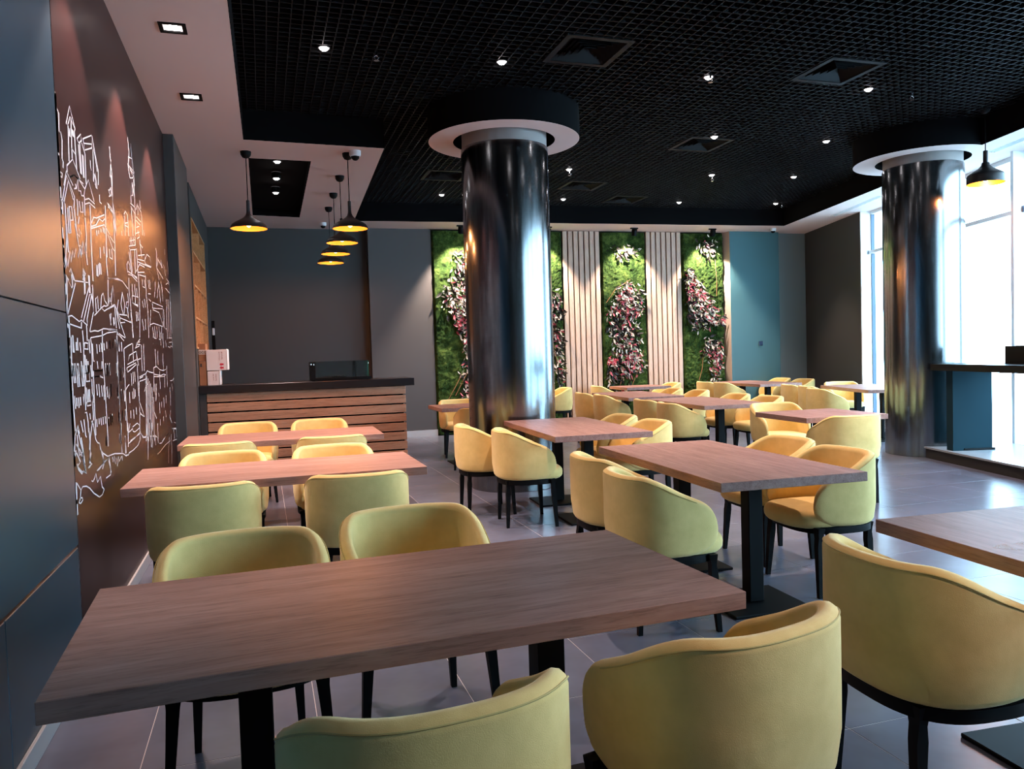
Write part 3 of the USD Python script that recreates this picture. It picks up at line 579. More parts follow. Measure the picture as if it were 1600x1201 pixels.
# ---------------------------------------------------------------- mural
mu = thing('mural', 'tall dark brown glossy wall mural with a white line drawing of an old town', 'mural')
obj('panel', box(XL - .02, XL, 3.971, 8.30, .0, ZS, .002), DARK_PANEL, mu, smooth=False)
STROKES = '''380 251,381 246,385 242,386 233,389 229,390 225;380 251,382 258,385 263,387 262,388 259,384 253,387 251,386 244,388 243;388 254,390 259,392 257,392 252,388 250,387 245;392 251,394 249,395 243,394 237;394 250,396 254,399 256,402 255,401 246,404 247,406 244,404 235,406 234,405 231;392 243,388 238,390 236,393 239,391 240;383 231,383 226,385 221;392 235,392 228,392 221;397 226,399 228,403 228,402 226,398 226;416 254,425 265,435 257,433 255;419 254,425 260,434 257;420 255,418 237;427 260,425 240;433 255,434 237;421 253,421 250,423 250,423 254,421 253;428 255,429 252,431 252,430 255;425 245,433 244;413 231,413 234,426 240,441 234;438 253,448 258,449 255,442 252,438 253;441 251,443 237;444 253,445 240,445 237;449 254,456 250,455 234;453 257,476 265,475 258,456 252,453 257;454 255,475 260;478 258,475 240;477 265,490 249,488 241;478 263,487 248;469 250,469 246,471 245;479 239,481 246;405 223,411 231,424 227;419 230,428 233,448 233;449 248,449 236,451 237,451 248;401 216,411 229,426 222,423 216;403 215,414 227,423 220;381 221,382 216;396 215,401 216,404 215;400 215,400 209;405 215,405 199,397 183;406 206,407 193;410 214,410 202,414 203,413 215,418 216,420 210,415 209;391 203,388 202,387 197,388 195,391 198,391 194,393 193,396 191,393 187,384 190,381 194;391 211,391 209,393 210,392 212;419 230,428 233,437 233;426 226,430 227,429 229;431 227,436 233,436 227,441 228;437 233,451 231,448 227;441 228,442 226,449 227;451 231,461 238,474 229;448 225,460 228,475 228;449 223,461 226,476 226;449 227,448 217;462 225,462 216,460 205,460 194,460 185;464 216,470 220,478 221,502 227;463 214,476 217,486 222,495 222,503 225;463 213,500 221,516 218;431 222,432 219,431 214,434 214,431 210;436 222,438 217,444 218,443 223;424 216,426 208,427 204,430 199,434 200;424 209,426 205,433 204,432 208,437 206;448 216,449 206,446 198,448 192;399 187,400 185,403 190,404 186,410 194,411 189,416 195,418 192,423 197,427 193,432 199,434 194,440 203,441 197,446 203,447 198;433 198,434 194;437 200,437 196;476 214,477 211;482 215,482 213;489 217,489 215;496 219,496 216;500 219,500 216;484 206,484 200;495 208,495 204;504 209,504 203;472 195,471 189,474 189,473 195;477 196,478 190,480 191,480 197;483 197,484 191;506 233,504 214,501 199,503 192;516 217,530 215;510 217,523 211,529 210;513 209,512 204,521 204,520 210;531 256,532 241,532 214,529 195;513 236,521 234,528 233;519 245,523 243,529 243,527 247;478 245,481 238,484 238,481 246;490 236,490 232,495 232;382 186,383 182;386 185,387 178;436 185,437 189,442 187,437 185,435 183;407 184,410 186,412 184,415 181;394 179,399 182,405 180;379 163,398 182,410 177,412 178,411 183,413 184,417 181;384 161,401 181;380 160,384 161;386 170,380 173;417 181,447 183;418 180,399 164;398 163,407 164,422 162,427 163;427 164,450 182;431 162,449 177,455 178,440 164,440 161,433 162,427 163;427 162,426 159;400 160,427 159;398 163,388 154,401 154;401 154,401 163;436 187,439 185,441 186,437 188;438 185,437 176,439 177,440 185;449 187,449 178,451 178,451 187;456 182,458 183,457 168;455 177,457 169,445 158;459 167,478 172,487 174,492 174,499 175;481 172,487 171,520 177,521 177,540 169;446 158,458 159,466 159,482 161,523 162;447 155,477 157,492 159,524 161,536 158;520 177,523 163;524 175,534 163;478 160,476 146,476 135;446 155,448 150,446 135;503 190,500 175;503 191,529 193,547 194;511 182,517 188,522 178;464 169,464 176,470 178,470 171;477 172,481 179,486 181,490 177,498 175;500 175,506 180,511 176;503 170,504 164,508 171,503 170;514 169,515 164;389 154,389 144,389 136;391 154,392 143;403 154,401 136;391 144,400 145;390 142,399 143;396 151,397 145,399 150;381 158,382 149;382 145,383 138;406 155,406 147,408 147,407 155;413 152,413 148;416 154,416 148;421 152,422 147;428 158,429 152,427 135;438 161,438 153;431 152,439 152,439 149,431 149,431 152;431 146,431 137;434 144,433 137;437 143,437 137;430 137,440 137;442 154,443 147;450 152,450 143,453 143;461 152,461 147;468 152,468 148;473 153,474 148;481 153,481 149;489 154,489 150;499 155,498 150;508 155,508 151;517 156,516 151;529 155,530 149;404 142,405 136;408 142,408 136;413 142,413 136;415 142,416 136;422 143,422 135;460 143,461 139;473 143,472 139;450 138,474 138;450 135,468 135;482 142,482 135;488 142,488 135;495 142,494 135;516 142,516 136;524 161,518 134;401 141,401 121,402 111;391 141,390 112;395 141,391 112;386 141,384 119;404 141,405 133,408 133,407 141;412 141,412 131,416 131,414 141;421 141,422 131,425 131,425 141;431 141,432 137;437 141,437 137;430 137,439 137,439 133,431 133,430 137;443 141,444 135;450 138,474 138;450 135,464 135,474 134;449 138,447 118,447 105;455 131,456 125;461 131,462 124;468 130,469 124;474 130,474 122;483 129,484 123;489 129,489 123;496 130,495 123;477 138,478 116,479 96;483 141,482 135;488 141,488 135;495 141,495 135;404 127,405 121;408 126,408 122;412 126,412 121;416 126,416 122;422 126,422 122,424 127;430 130,431 123;434 129,434 123;437 129,437 123;429 123,439 123,439 121,430 121,429 123;443 126,444 122,446 122,445 126;429 141,426 119;444 134,443 113;451 113,451 109;457 113,457 110;462 113,463 109;468 113,468 109;474 113,474 109;484 111,484 107;490 113,490 107;495 113,495 108;516 113,516 107;529 113,529 107;540 112,540 106;529 139,529 131;539 139,539 133;516 141,515 136;521 141,520 108,521 88;516 127,516 121;529 126,528 119;539 125,539 118;516 100,516 94;474 102,473 97;535 96,535 86;424 118,428 118,430 113,430 108;435 117,436 114;438 113,442 111,446 103;381 119,385 118,391 107,393 105,397 106;388 113,384 110,386 108,391 106;398 102,401 109,408 113,410 109;405 109,406 103,408 99,414 100;402 105,410 101,414 97;407 111,412 104,417 98;414 115,418 109;421 115,423 107,425 106;413 107,417 98,418 94;402 101,409 96,404 95,404 94,411 91,415 91,421 89,418 93,413 98;431 110,432 103,430 100,433 97,429 94,433 92,424 91;441 113,434 106,431 98;446 103,450 101,455 100,456 97,463 94,475 91,497 90,524 87,536 84;445 87,456 88,480 90;455 100,460 94,464 89,459 86;480 91,478 88,483 81;489 89,490 86,495 89,497 84,501 87,503 82,508 87,510 84,517 86,521 83,520 86;380 95,384 96,387 98,392 99,396 101,399 99,401 102,397 102;530 273,531 266,534 258,532 241,537 233,539 221;533 266,527 254;520 244,528 248,530 244,520 241;516 236,527 235,533 232;515 234,528 234;531 242,535 236;605 299,608 289,601 277,607 271,607 254;618 298,620 289,624 282,627 270;603 285,622 288;598 279,630 280;599 278,627 278;605 271,620 274,630 281;607 278,620 276;603 253,624 254;604 251,622 249;607 271,607 259,616 261,616 270;618 269,624 260;624 274,624 255;606 250,608 231;624 254,619 233;573 240,579 243,588 242,588 228;574 237,573 239;574 237,574 226;573 234,588 237;574 233,590 234;628 253,636 259,638 251;636 258,654 256,657 252,657 239;649 264,652 258;628 248,651 248;625 245,647 245;626 240,640 243;622 235,641 239;560 227,561 224;539 221,532 231;663 244,667 240;505 191,537 194,554 194,574 191;587 221,617 226,618 223,591 219,589 220;593 227,596 223;598 229,602 224;608 230,611 226;617 232,617 226;591 225,618 230;576 202,574 207,580 210,587 208,586 205;576 203,590 203,618 203;578 201,593 202,617 200;595 202,599 203,618 202;586 217,593 203;592 219,596 204;612 222,610 205;621 224,623 205;625 217,660 220;624 215,696 219;615 207,632 214,659 215;621 207,657 211,659 208,628 206;625 206,624 188,617 160;632 239,639 235,627 232;642 230,654 229;639 233,646 221;663 221,675 227,693 227,699 220,664 218;664 218,662 225,628 220;579 199,578 192,585 170,587 159;592 196,593 188;604 197,605 188;613 195,613 189;591 188,618 189,616 183,589 183,591 188;589 183,615 182;604 189,603 183;605 178,606 171;612 178,613 172;661 209,661 193,667 181;643 204,644 199,655 199,655 205;676 207,679 201,687 201,684 208;672 196,688 197;673 192,686 191;638 188,643 183;650 190,653 184;694 191,764 192;692 186,763 190,764 174;694 190,695 186;695 185,736 185,761 175;676 172,696 174,757 174;770 190,770 173;735 240,739 235,732 225,747 214;744 232,778 228;735 223,778 218;748 234,738 225;768 234,771 227;787 232,798 223;819 239,822 227;800 248,802 243;798 215,814 218,861 217,845 209,793 211;804 221,850 219;721 210,710 196;743 212,728 197;745 210,749 194;768 210,766 197;760 214,766 205;515 186,510 178,506 178;517 188,522 178;535 181,528 174;550 187,557 180,553 173;550 186,543 179,549 173;566 182,561 178,570 178,573 182,566 182;572 188,573 182;568 178,570 172;536 172,565 173,581 169,537 170;539 167,555 168;518 176,499 173;520 177,554 158;525 162,495 161;519 161,540 158;507 171,504 166,506 164;516 169,517 165;581 176,584 167,585 159;633 174,639 166;649 175,649 167;665 183,664 161;683 184,673 170;689 171,691 162;701 172,703 162;715 172,715 162;731 173,733 163;747 173,746 163;777 173,791 173;796 201,788 164;828 207,819 166;811 202,803 165;842 201,835 166;523 160,548 156;531 160,552 158;499 155,498 150;508 155,508 151;516 156,516 151;529 155,528 149;538 155,538 149;494 142,494 135;517 142,516 136;529 139,529 131;539 139,538 133;489 129,488 122;496 130,495 123;516 127,516 122;529 125,528 119;540 125,541 118;559 123,559 116;484 112,484 107;490 113,490 107;495 112,495 108;516 113,516 107;529 113,529 107;540 113,539 106;560 111,560 106;572 111,572 105;584 112,584 107;516 100,516 96;534 97,535 94;522 158,521 127,520 95;546 151,561 153,580 155;546 151,544 127,544 99;582 155,582 142;566 147,596 150,598 143;566 147,557 141,592 144,616 145;555 139,592 142;556 136,594 141;553 139,556 136;593 152,607 157,617 159;598 155,617 155;591 152,612 154;601 156,616 157;596 150,604 140;605 132,638 134;605 131,623 132;606 129,639 130;638 134,646 136,655 135,679 134;683 138,700 139,723 136,748 135,765 136;681 133,727 131,747 132,763 131;683 131,727 130,756 130;570 135,570 127;578 136,577 128;585 136,585 129;571 123,572 118;577 125,578 118;583 124,583 119;545 125,553 127,560 128;600 115,620 103,597 108,600 115;597 107,620 103;602 129,597 100,593 88;622 155,620 136;633 156,631 136;598 141,597 119;638 134,623 85;642 132,630 85;649 130,635 84;655 128,648 99;662 126,649 83;669 123,657 82;674 115,667 81;686 125,687 111;695 125,692 112;706 117,708 114;709 109,709 100;723 109,723 104;740 112,738 103;756 113,756 106;731 96,732 92;748 100,749 94;708 95,708 90;691 93,690 82;683 138,678 119;699 153,697 138;714 152,712 140;719 135,719 120;747 150,748 135;753 131,752 120;774 139,769 120;693 166,697 162,709 162;727 162,739 162;738 168,737 157;755 168,756 155;773 162,777 156;792 157,807 156,815 158,843 157,845 170;799 165,843 166;801 161,841 162;797 125,817 125,843 127;824 122,841 124;791 119,791 102;808 122,812 115;789 98,779 92,792 86;811 85,827 83;797 80,850 77;548 98,555 103;546 98,553 98,564 99,566 97,573 96,594 97,594 99,585 101,565 100;553 92,599 93;599 93,608 89,619 88,634 88,653 86,679 83,687 82;686 81,692 81;715 76,738 78,766 78;675 103,680 100,687 97;626 121,635 125,645 126;379 81,382 82,391 88,396 88,400 87,407 83,411 84,419 83,426 81,435 77,448 73,456 73,461 75,456 77,453 83,445 81,442 86,438 84,434 83,431 84;407 83,404 79,402 78,405 77,410 78,409 79,404 80;380 73,383 76,385 80,387 80,394 78,397 78,396 81;479 90,482 84,481 80,468 80;445 87,451 87,465 89,480 90;462 94,464 88,460 86;533 85,543 84,546 85,564 85,583 86,595 89,595 94;546 91,570 92,597 94,604 91,612 89,629 88,638 88,647 86,671 85,686 82;697 76,711 75,740 78,766 78;681 69,697 69,734 71,773 71;794 69,840 67;799 80,829 78,853 76;633 87,627 71;647 86,649 78;658 85,653 77;671 84,673 77;688 82,689 77;522 106,520 88;515 100,516 94;535 96,533 86;474 102,473 97;478 101,478 96;547 104,544 89;628 98,629 87;644 97,642 87;658 96,659 86;783 76,778 49;765 75,752 53;806 79,809 68;829 77,833 69;424 91,428 91,434 92,429 93,432 99;402 96,404 93,411 90,414 91,421 89,419 91,413 98;380 95,384 95,386 97,389 99,395 101,399 99'''
V, F = [], []
wid = .0064
for st in STROKES.split(';'):
    P = np.array([[float(a) / 100 for a in q.split()] for q in st.split(',')])
    P[:, 0] = np.clip(P[:, 0], 3.98, 8.285)
    keep = np.r_[True, np.hypot(*np.diff(P, axis=0).T) > 1e-4]; P = P[keep]
    if len(P) < 2: continue
    d = np.gradient(P, axis=0); d /= np.linalg.norm(d, axis=1, keepdims=True) + 1e-9; n = np.c_[-d[:, 1], d[:, 0]]
    P = P.copy(); b = len(V)
    for (y, z), (ny, nz) in zip(P, n):
        for s in (-1, 1): V.append((XL + .0012, y + s * ny * wid * 1.7, z + s * nz * wid * .5))
    for i in range(len(P) - 1):
        k = b + 2 * i; F += [(k, k + 1, k + 3), (k, k + 3, k + 2)]
tm = trimesh.Trimesh(np.array(V), np.array(F), process=False)
obj('line_drawing', tm, CHALK, mu, kind='stuff', smooth=False, label='white line drawing of a town with towers and gabled houses')

# ---------------------------------------------------------------- green wall: moss panels between slatted strips
def leaf_cluster(pts, size, seed, droop=.5, y0=-.06):
    r = np.random.default_rng(seed); V, F = [], []
    for (x, z) in pts:
        L = size * r.uniform(.6, 1.3); w = L * r.uniform(.16, .26); a = r.normal(-PI / 2 * droop, .9); tilt = r.uniform(-.9, .9)
        d = np.array([math.cos(a), -abs(r.normal(0, .5)), math.sin(a)]); d /= np.linalg.norm(d)
        s = np.cross(d, [0, 1, 0]); s /= np.linalg.norm(s) + 1e-9; up = np.cross(s, d)
        s = s * math.cos(tilt) + up * math.sin(tilt); up = np.cross(s, d)
        o = np.array([x, y0 - r.uniform(0, .10), z]); b = len(V)
        for t, k, h in ((0, .15, 0), (.3, .85, .05), (.62, .8, .07), (1, .02, 0)):
            c = o + d * L * t + up * L * h
            V += [c - s * w * k, c + up * w * .25 * (k > .5), c + s * w * k]
        for i in range(3):
            k = b + 3 * i; F += [(k, k + 1, k + 4), (k, k + 4, k + 3), (k + 1, k + 2, k + 5), (k + 1, k + 5, k + 4)]
    return trimesh.Trimesh(np.array(V), np.array(F), process=False)
def blob(cx, cz, rx, rz, n, seed, tilt=0.):
    r = np.random.default_rng(seed); p = r.normal(0, .5, (n, 2)); p = p[np.hypot(*p.T) < 1.1] * (rx, rz)
    c, s = math.cos(tilt), math.sin(tilt)
    return [(min(max(cx + a * c - b * s, -.36), .36), cz + a * s + b * c) for a, b in p]
def moss_panel(x0, x1, label, clusters, twigs, seed):
    w = x1 - x0; cx = (x0 + x1) / 2; ang = -.045
    t = thing('moss_panel', label, 'green wall panel', (cx, yb(cx) - .005, 0), math.atan(ang))
    obj('backing', box(-w / 2, w / 2, -.03, 0, 0, ZS - .01), plain(f'moss_backing_{seed}', (.012, .02, .008), .9), t, smooth=False)
    nx, nz = 70, 260; gx, gz = np.meshgrid(np.linspace(-w / 2 + .004, w / 2 - .004, nx), np.linspace(.02, ZS - .03, nz), indexing='ij')
    p = np.stack([gx * 7, gz * 7, np.full_like(gx, seed * 3.1)], -1)
    h = .02 + .075 * meshkit.fbm(p, 5, seed) ** 1.3 + .03 * meshkit.noise(p * 5, seed)
    edge = np.minimum(np.minimum(gx + w / 2, w / 2 - gx) / .03, 1); h = h * np.clip(edge, .15, 1)
    V = np.stack([gx, -.03 - h, gz], -1).reshape(-1, 3); i, j = np.meshgrid(np.arange(nx - 1), np.arange(nz - 1), indexing='ij'); k = (i * nz + j).ravel()
    F = np.vstack([np.c_[k, k + nz, k + nz + 1], np.c_[k, k + nz + 1, k + 1]])
    obj('moss', trimesh.Trimesh(V, F, process=False), MOSS, t, kind='stuff', smooth=True)
    for n, (px, pz, rx, rz, cnt, tilt, mix) in enumerate(clusters):
        P = blob(px, pz, rx, rz, cnt, seed * 50 + n, tilt); r = np.random.default_rng(seed * 77 + n); r.shuffle(P)
        a, b, c = [int(len(P) * v) for v in np.cumsum(mix)]
        for nm, m, q in (('cream_leaves', LEAF_WHITE, P[:a]), ('pink_leaves', LEAF_PINK, P[a:b]), ('dark_leaves', LEAF_DARK, P[b:c]), ('green_leaves', LEAF_GREEN, P[c:])):
            if len(q): obj(nm, leaf_cluster(q, .085 if nm != 'dark_leaves' else .12, seed * 100 + n, .7, -.09 if nm != 'dark_leaves' else -.06), m, t, kind='stuff', smooth=False)
    for pts in twigs: obj('twig', tube([(a, -.12 - .03 * math.sin(i), b) for i, (a, b) in enumerate(pts)], .006, 6), TWIG, t)
    return t
MW, MP, MD = (.46, .16, .30), (.36, .32, .26), (.26, .10, .54)
moss_panel(2.905, 3.66, 'moss panel left of the middle column with a tall cream and pink spray of leaves', [(.24, 2.85, .22, .42, 190, .5, MD), (.10, 2.35, .30, .45, 420, .5, MW), (.20, 1.95, .22, .35, 260, .4, MP), (.26, 1.55, .16, .28, 160, 0, MW), (.22, 1.0, .2, .3, 170, .3, MD), (.25, .62, .2, .25, 120, .6, MW)], [[(.1, 1.1), (-.05, .85), (-.2, .6)], [(.25, 1.2), (.12, 1.0), (-.05, .7)]], 1)
moss_panel(4.41, 5.315, 'moss panel just right of the middle column, mostly hidden by it', [(.22, 2.3, .22, .3, 220, .6, MD), (.30, 1.6, .2, .3, 170, 0, MD), (-.1, 2.1, .3, .5, 300, .5, MW), (.32, 1.1, .12, .3, 110, 0, MD)], [[(.3, 2.0), (.2, 1.6), (.28, 1.2)]], 2)
moss_panel(6.065, 6.97, 'moss panel between two slatted strips with cream and red leaf sprays', [(0, 3.25, .3, .14, 80, 0, MD), (.05, 2.42, .28, .28, 330, .5, MW), (.0, 2.15, .38, .2, 280, .15, MP), (-.08, 1.85, .36, .25, 260, 0, MD), (.0, 1.48, .30, .3, 280, .2, MW), (.1, 1.2, .26, .25, 200, 0, MP), (-.2, 1.0, .28, .35, 200, 0, MD), (-.32, 1.22, .14, .06, 50, 0, (.1, .8, .1))], [[(.35, 1.4), (.2, 1.0), (.0, .55)], [(-.1, .9), (-.2, .6), (-.25, .4)], [(-.38, 2.3), (-.2, 2.55), (.1, 2.72)]], 3)
moss_panel(7.72, 8.61, 'rightmost moss panel with a diagonal pink leaf spray, beside the beige return', [(.1, 3.35, .25, .2, 110, 0, MD), (-.36, 2.72, .18, .25, 160, .4, MD), (-.22, 2.42, .3, .26, 280, -.7, MP), (.06, 2.1, .2, .34, 240, .6, MW), (-.15, 2.05, .3, .3, 220, -.6, MD), (.34, 1.95, .1, .08, 50, 0, MP), (.12, 1.38, .26, .25, 210, -.5, MD), (.2, 1.1, .14, .3, 130, 0, MP), (.05, .6, .3, .2, 130, .3, MD)], [[(-.05, 1.3), (-.1, 1.0), (-.18, .75)], [(.24, 3.1), (.25, 2.7), (.24, 2.4)]], 4)
def slat_strip(x0, x1, label):
    cx, w = (x0 + x1) / 2, x1 - x0
    t = thing('slatted_strip', label, 'slatted wall strip', (cx, yb(cx) - .002, 0), math.atan(-.045))
    obj('backing', box(-w / 2, w / 2, -.03, 0, 0, ZS - .005), plain(f'slat_backing_{int(cx * 10)}', (.02, .012, .01), .8), t, smooth=False)
    n = 7; p = w / n
    for i in range(n): obj('slat', box(-w / 2 + i * p + .012, -w / 2 + (i + 1) * p - .012, -.075, -.03, 0.0, ZS - .006, .003), SLAT_WOOD_V, t, smooth=False)
slat_strip(3.665, 4.405, 'slatted wood strip on the back wall hidden behind the middle column')
slat_strip(5.32, 6.06, 'tall strip of pale vertical wood slats just right of the middle column')
slat_strip(6.975, 7.715, 'tall strip of pale vertical wood slats between the two right-hand moss panels')

# ---------------------------------------------------------------- service counter and what stands on it
sc = thing('service_counter', 'service counter with black top and horizontal wood slats', 'counter')
obj('countertop', box(-.772, 1.945, 10.5, 11.25, 1.022, 1.122, .004), COUNTER_TOP, sc, smooth=False)
obj('carcass', box(-.66, 1.80, 10.58, 11.15, 0, 1.022), BLACK_MATT, sc, smooth=False)
obj('end_panel', box(-.772, -.69, 10.55, 11.2, 0, 1.022, .003), PIER, sc, smooth=False)
zz = 1.018
for i in range(8):
    obj('slat', box(-.685, 1.83, 10.545, 11.18, zz - .1065, zz, .003), SLAT_WOOD_H, sc, smooth=False); zz -= .1245
def carton(label, x0, x1, y0, y1, z0, z1, lidside):
    t = thing('carton', label, 'box')
    obj('body', box(x0, x1, y0, y1, z0, z1, .003), BOX_WHITE, t, smooth=False)
    obj('lid', box(x1 - .002, x1 + .022, y0 - .006, y1 + .006, z0 - .0, z1 + .006, .008), BOX_LID, t, smooth=False)
    return t
def wall_text(txt, h, x, y, z, vert=False, bold=False):
    m = meshkit.text_mesh(txt, h, .0006, bold)
    if vert: m.apply_transform(trimesh.transformations.rotation_matrix(-PI / 2, [0, 0, 1]))
    m.apply_transform(trimesh.transformations.rotation_matrix(PI / 2, [1, 0, 0])); m.apply_translation([x, y, z]); return m
def arrow(x, y, z, s=1.):
    pts = np.array([(0, .012), (.028, .012), (.028, .022), (.05, 0), (.028, -.022), (.028, -.012), (0, -.012)]) * s
    m = prism(Polygon(pts), 0, .0006)
    m.apply_transform(trimesh.transformations.rotation_matrix(PI, [0, 0, 1])); m.apply_transform(trimesh.transformations.rotation_matrix(PI / 2, [1, 0, 0])); m.apply_translation([x, y, z]); return m
c1 = carton('white carton with red arrows on its side, upper one of the two on the counter', -.680, -.440, 10.70, 11.0, 1.309, 1.575, 1)
def faint_print(x, z, n, seed):          # the photograph shows only two illegible columns of small marks here
    r = np.random.default_rng(seed); out = []
    for col, w in ((0, .020), (.034, .012)):
        zc = z
        for k in range(n):
            h = r.uniform(.006, .014); out.append(box(x - col - w * r.uniform(.6, 1), x - col, 10.6986, 10.6995, zc - h, zc)); zc -= h + .005
    return cat_(out)
obj('print', faint_print(-.485, 1.545, 7, 5), INK_PINK, c1, kind='stuff', smooth=False)
obj('arrow_mark', arrow(-.475, 10.6994, 1.385, 1.0), INK_RED, c1, smooth=False, label='red printed arrow'); obj('arrow_mark', arrow(-.475, 10.6994, 1.342, 1.0), INK_RED, c1, smooth=False, label='red printed arrow')
c2 = carton('smaller white carton under the one with the red arrows, on the counter', -.676, -.535, 10.70, 10.98, 1.122, 1.300, 1)
obj('print', faint_print(-.565, 1.265, 6, 6), INK_PINK, c2, kind='stuff', smooth=False)
b1 = thing('cardboard_box', 'brown cardboard box with a band of lettered tape, upper of two by the wall', 'box')
obj('body', box(-.771, -.684, 10.72, 11.1, 1.432, 1.655, .003), CARD, b1, smooth=False)
obj('tape', box(-.772, -.6835, 10.7185, 11.1, 1.517, 1.578), TAPE, b1, smooth=False)
obj('tape_lettering', wall_text('OCO', .030, -.769, 10.7178, 1.530, False, True), INK, b1, smooth=False)
b2 = thing('cardboard_box', 'plain brown cardboard box on the counter under the taped one', 'box')
obj('body', box(-.770, -.684, 10.71, 11.1, 1.123, 1.428, .003), CARD, b2, smooth=False)
obj('handle_hole', box(-.757, -.735, 10.709, 10.712, 1.36, 1.40), INK, b2, smooth=False)
dc = thing('display_case', 'black countertop display case with glass front', 'display case')
obj('base', box(.60, 1.385, 10.66, 11.0, 1.128, 1.165, .003), BLACK, dc, smooth=False)
obj('end_panel', box(.60, .665, 10.66, 11.0, 1.165, 1.375, .003), BLACK, dc, smooth=False)
obj('end_glass', box(1.345, 1.36, 10.66, 11.0, 1.165, 1.375), GREEN_GLASS, dc, smooth=False, label='greenish glass end')
obj('front_glass', box(.665, 1.345, 10.662, 10.668, 1.165, 1.375), CASE_GLASS, dc, smooth=False)
obj('top_glass', box(.60, 1.36, 10.66, 11.0, 1.375, 1.383), CASE_GLASS, dc, smooth=False)
obj('back_panel', box(.665, 1.345, 10.99, 11.0, 1.165, 1.375), CASE_GLASS, dc, smooth=False)
obj('divider', box(1.18, 1.195, 10.67, 10.99, 1.165, 1.375), BLACK, dc, smooth=False)
obj('hinge', cat_([cyl(.64, 10.655, 1.335, 1.35, .008), cyl(1.352, 10.655, 1.335, 1.35, .008), cyl(.605, 10.655, 1.335, 1.355, .009)]), CHROME, dc)
obj('foot', box(1.36, 1.40, 10.70, 10.95, 1.135, 1.165, .003), BLACK, dc, smooth=False)
obj('foot', cat_([box(x, x + .03, y, y + .03, 1.122, 1.129) for x in (.62, 1.33) for y in (10.68, 10.95)]), BLACK, dc, smooth=False)
tr = thing('tray', 'small metal tray with a knob inside the display case', 'tray', (.98, 10.80, 1.165))
obj('dish', lathe([(.001, 0), (.10, 0), (.115, .014), (.112, .015), (.098, .004), (.001, .004)], 32), CHROME, tr)
obj('knob', lathe([(.001, .003), (.008, .004), (.008, .02), (.016, .028), (.001, .034)], 16), CHROME, tr)

# open shelf with pigeonholes on the left wall behind the counter
cs_ = thing('cubby_shelf', 'tall honey-coloured wood pigeonhole shelf on the left wall behind the counter', 'shelf')
sy0, sy1, sx0, sx1 = 10.50, 12.75, -1.15, -.762
rows = [1.60, 1.98, 2.385, 2.80, 3.20]
obj('back', box(sx0, sx0 + .012, sy0, sy1, rows[0], rows[-1]), SHELF_WOOD, cs_, smooth=False)
for z in rows: obj('board', box(sx0 + .012, sx1, sy0, sy1, z - .012, z + .012, .002), SHELF_WOOD, cs_, smooth=False)
for r_, (z0, z1) in enumerate(zip(rows[:-1], rows[1:])):
    n = 4 if r_ < 2 else 2
    for i in range(n + 1):
        y = sy0 + (sy1 - sy0) * i / n; y = min(max(y, sy0 + .012), sy1 - .012)
        obj('divider', box(sx0 + .012, sx1 - .002, y - .011, y + .011, z0 + .012, z1 - .012), SHELF_WOOD, cs_, smooth=False)
ip = thing('intercom', 'narrow dark strip with a small white handset on the wall near the shelf', 'intercom', (-.745, 13.80, 0))
obj('cable_cover', box(-.022, .022, -.02, 0, 1.20, 2.10, .004), BLACK, ip, smooth=False)
obj('handset', box(-.02, .02, -.05, -.02, 1.86, 1.98, .008), PLASTIC_WHITE, ip)
sw = thing('wall_switch', 'small dark square switch on the teal wall', 'switch', (9.30, yb(9.30) - .215, 1.46), math.atan(.04))
obj('plate', box(-.042, .042, -.012, 0, -.042, .042, .003), SWITCH, sw, smooth=False)
obj('rocker', box(-.025, .025, -.016, -.012, -.025, .025, .002), SWITCH, sw, smooth=False)

# ---------------------------------------------------------------- pendant lamps
saucer = [(.012, .30), (.017, .295), (.018, .195), (.021, .168), (.029, .143), (.045, .123), (.070, .105), (.105, .085), (.140, .066), (.170, .045), (.187, .022), (.193, .0)]
hood = [(.020, .36), (.024, .355), (.024, .235), (.038, .225), (.042, .200), (.075, .165), (.150, .118), (.176, .100), (.188, .080), (.190, .0)]
def pendant(label, x, y, zr, ztop, prof, power, group=None):
    t = thing('pendant_lamp', label, 'lamp', (x, y, zr), group=group)
    sh = obj('shade', lathe(prof, 56), SHADE_OUT, t, smooth=50)
    inner = [(max(r - .006, .004), z + (.0 if i == len(prof) - 1 else -.006)) for i, (r, z) in enumerate(prof[3:], 3)]
    obj('lining', lathe(inner[::-1], 56), SHADE_IN, sh, smooth=50)
    top = ztop - zr
    obj('cable', tube([(0, 0, prof[0][1] - .002), (0, 0, top - .05)], .0045, 8), BLACK, t)
    obj('canopy', lathe([(.006, top - .072), (.035, top - .062), (.052, top - .035), (.056, top - .004), (.056, top), (.001, top)], 32), BLACK, t, smooth=50)
    b = [(.001, .012), (.016, .018), (.026, .034), (.028, .05), (.022, .07), (.012, .088), (.011, .12)]
    obj('bulb', lathe(b, 20), BULB, t, smooth=60)
    bulb_light(f'{t.GetPath()}/lamp_light', (0, 0, .015), power, (1.0, .37, .12), .03)
PP = 8.5
pendant('dark saucer pendant lamp at the far left near the mural wall', -.078, 8.84, 2.818, ZS, saucer, PP)
for lab, x, y in (('dark saucer pendant lamp in the row of four, nearest and largest', .972, 8.72), ('dark saucer pendant lamp in the row of four, second nearest', .988, 9.80), ('dark saucer pendant lamp in the row of four, third from the front', 1.000, 10.83), ('dark saucer pendant lamp in the row of four, farthest and smallest', 1.016, 11.83)):
    pendant(lab, x, y, 2.818, ZS, saucer, PP)
pendant('black hooded pendant lamp hanging by the window at the right', 7.72, 6.75, 3.125, ZG + .03, hood, PP)

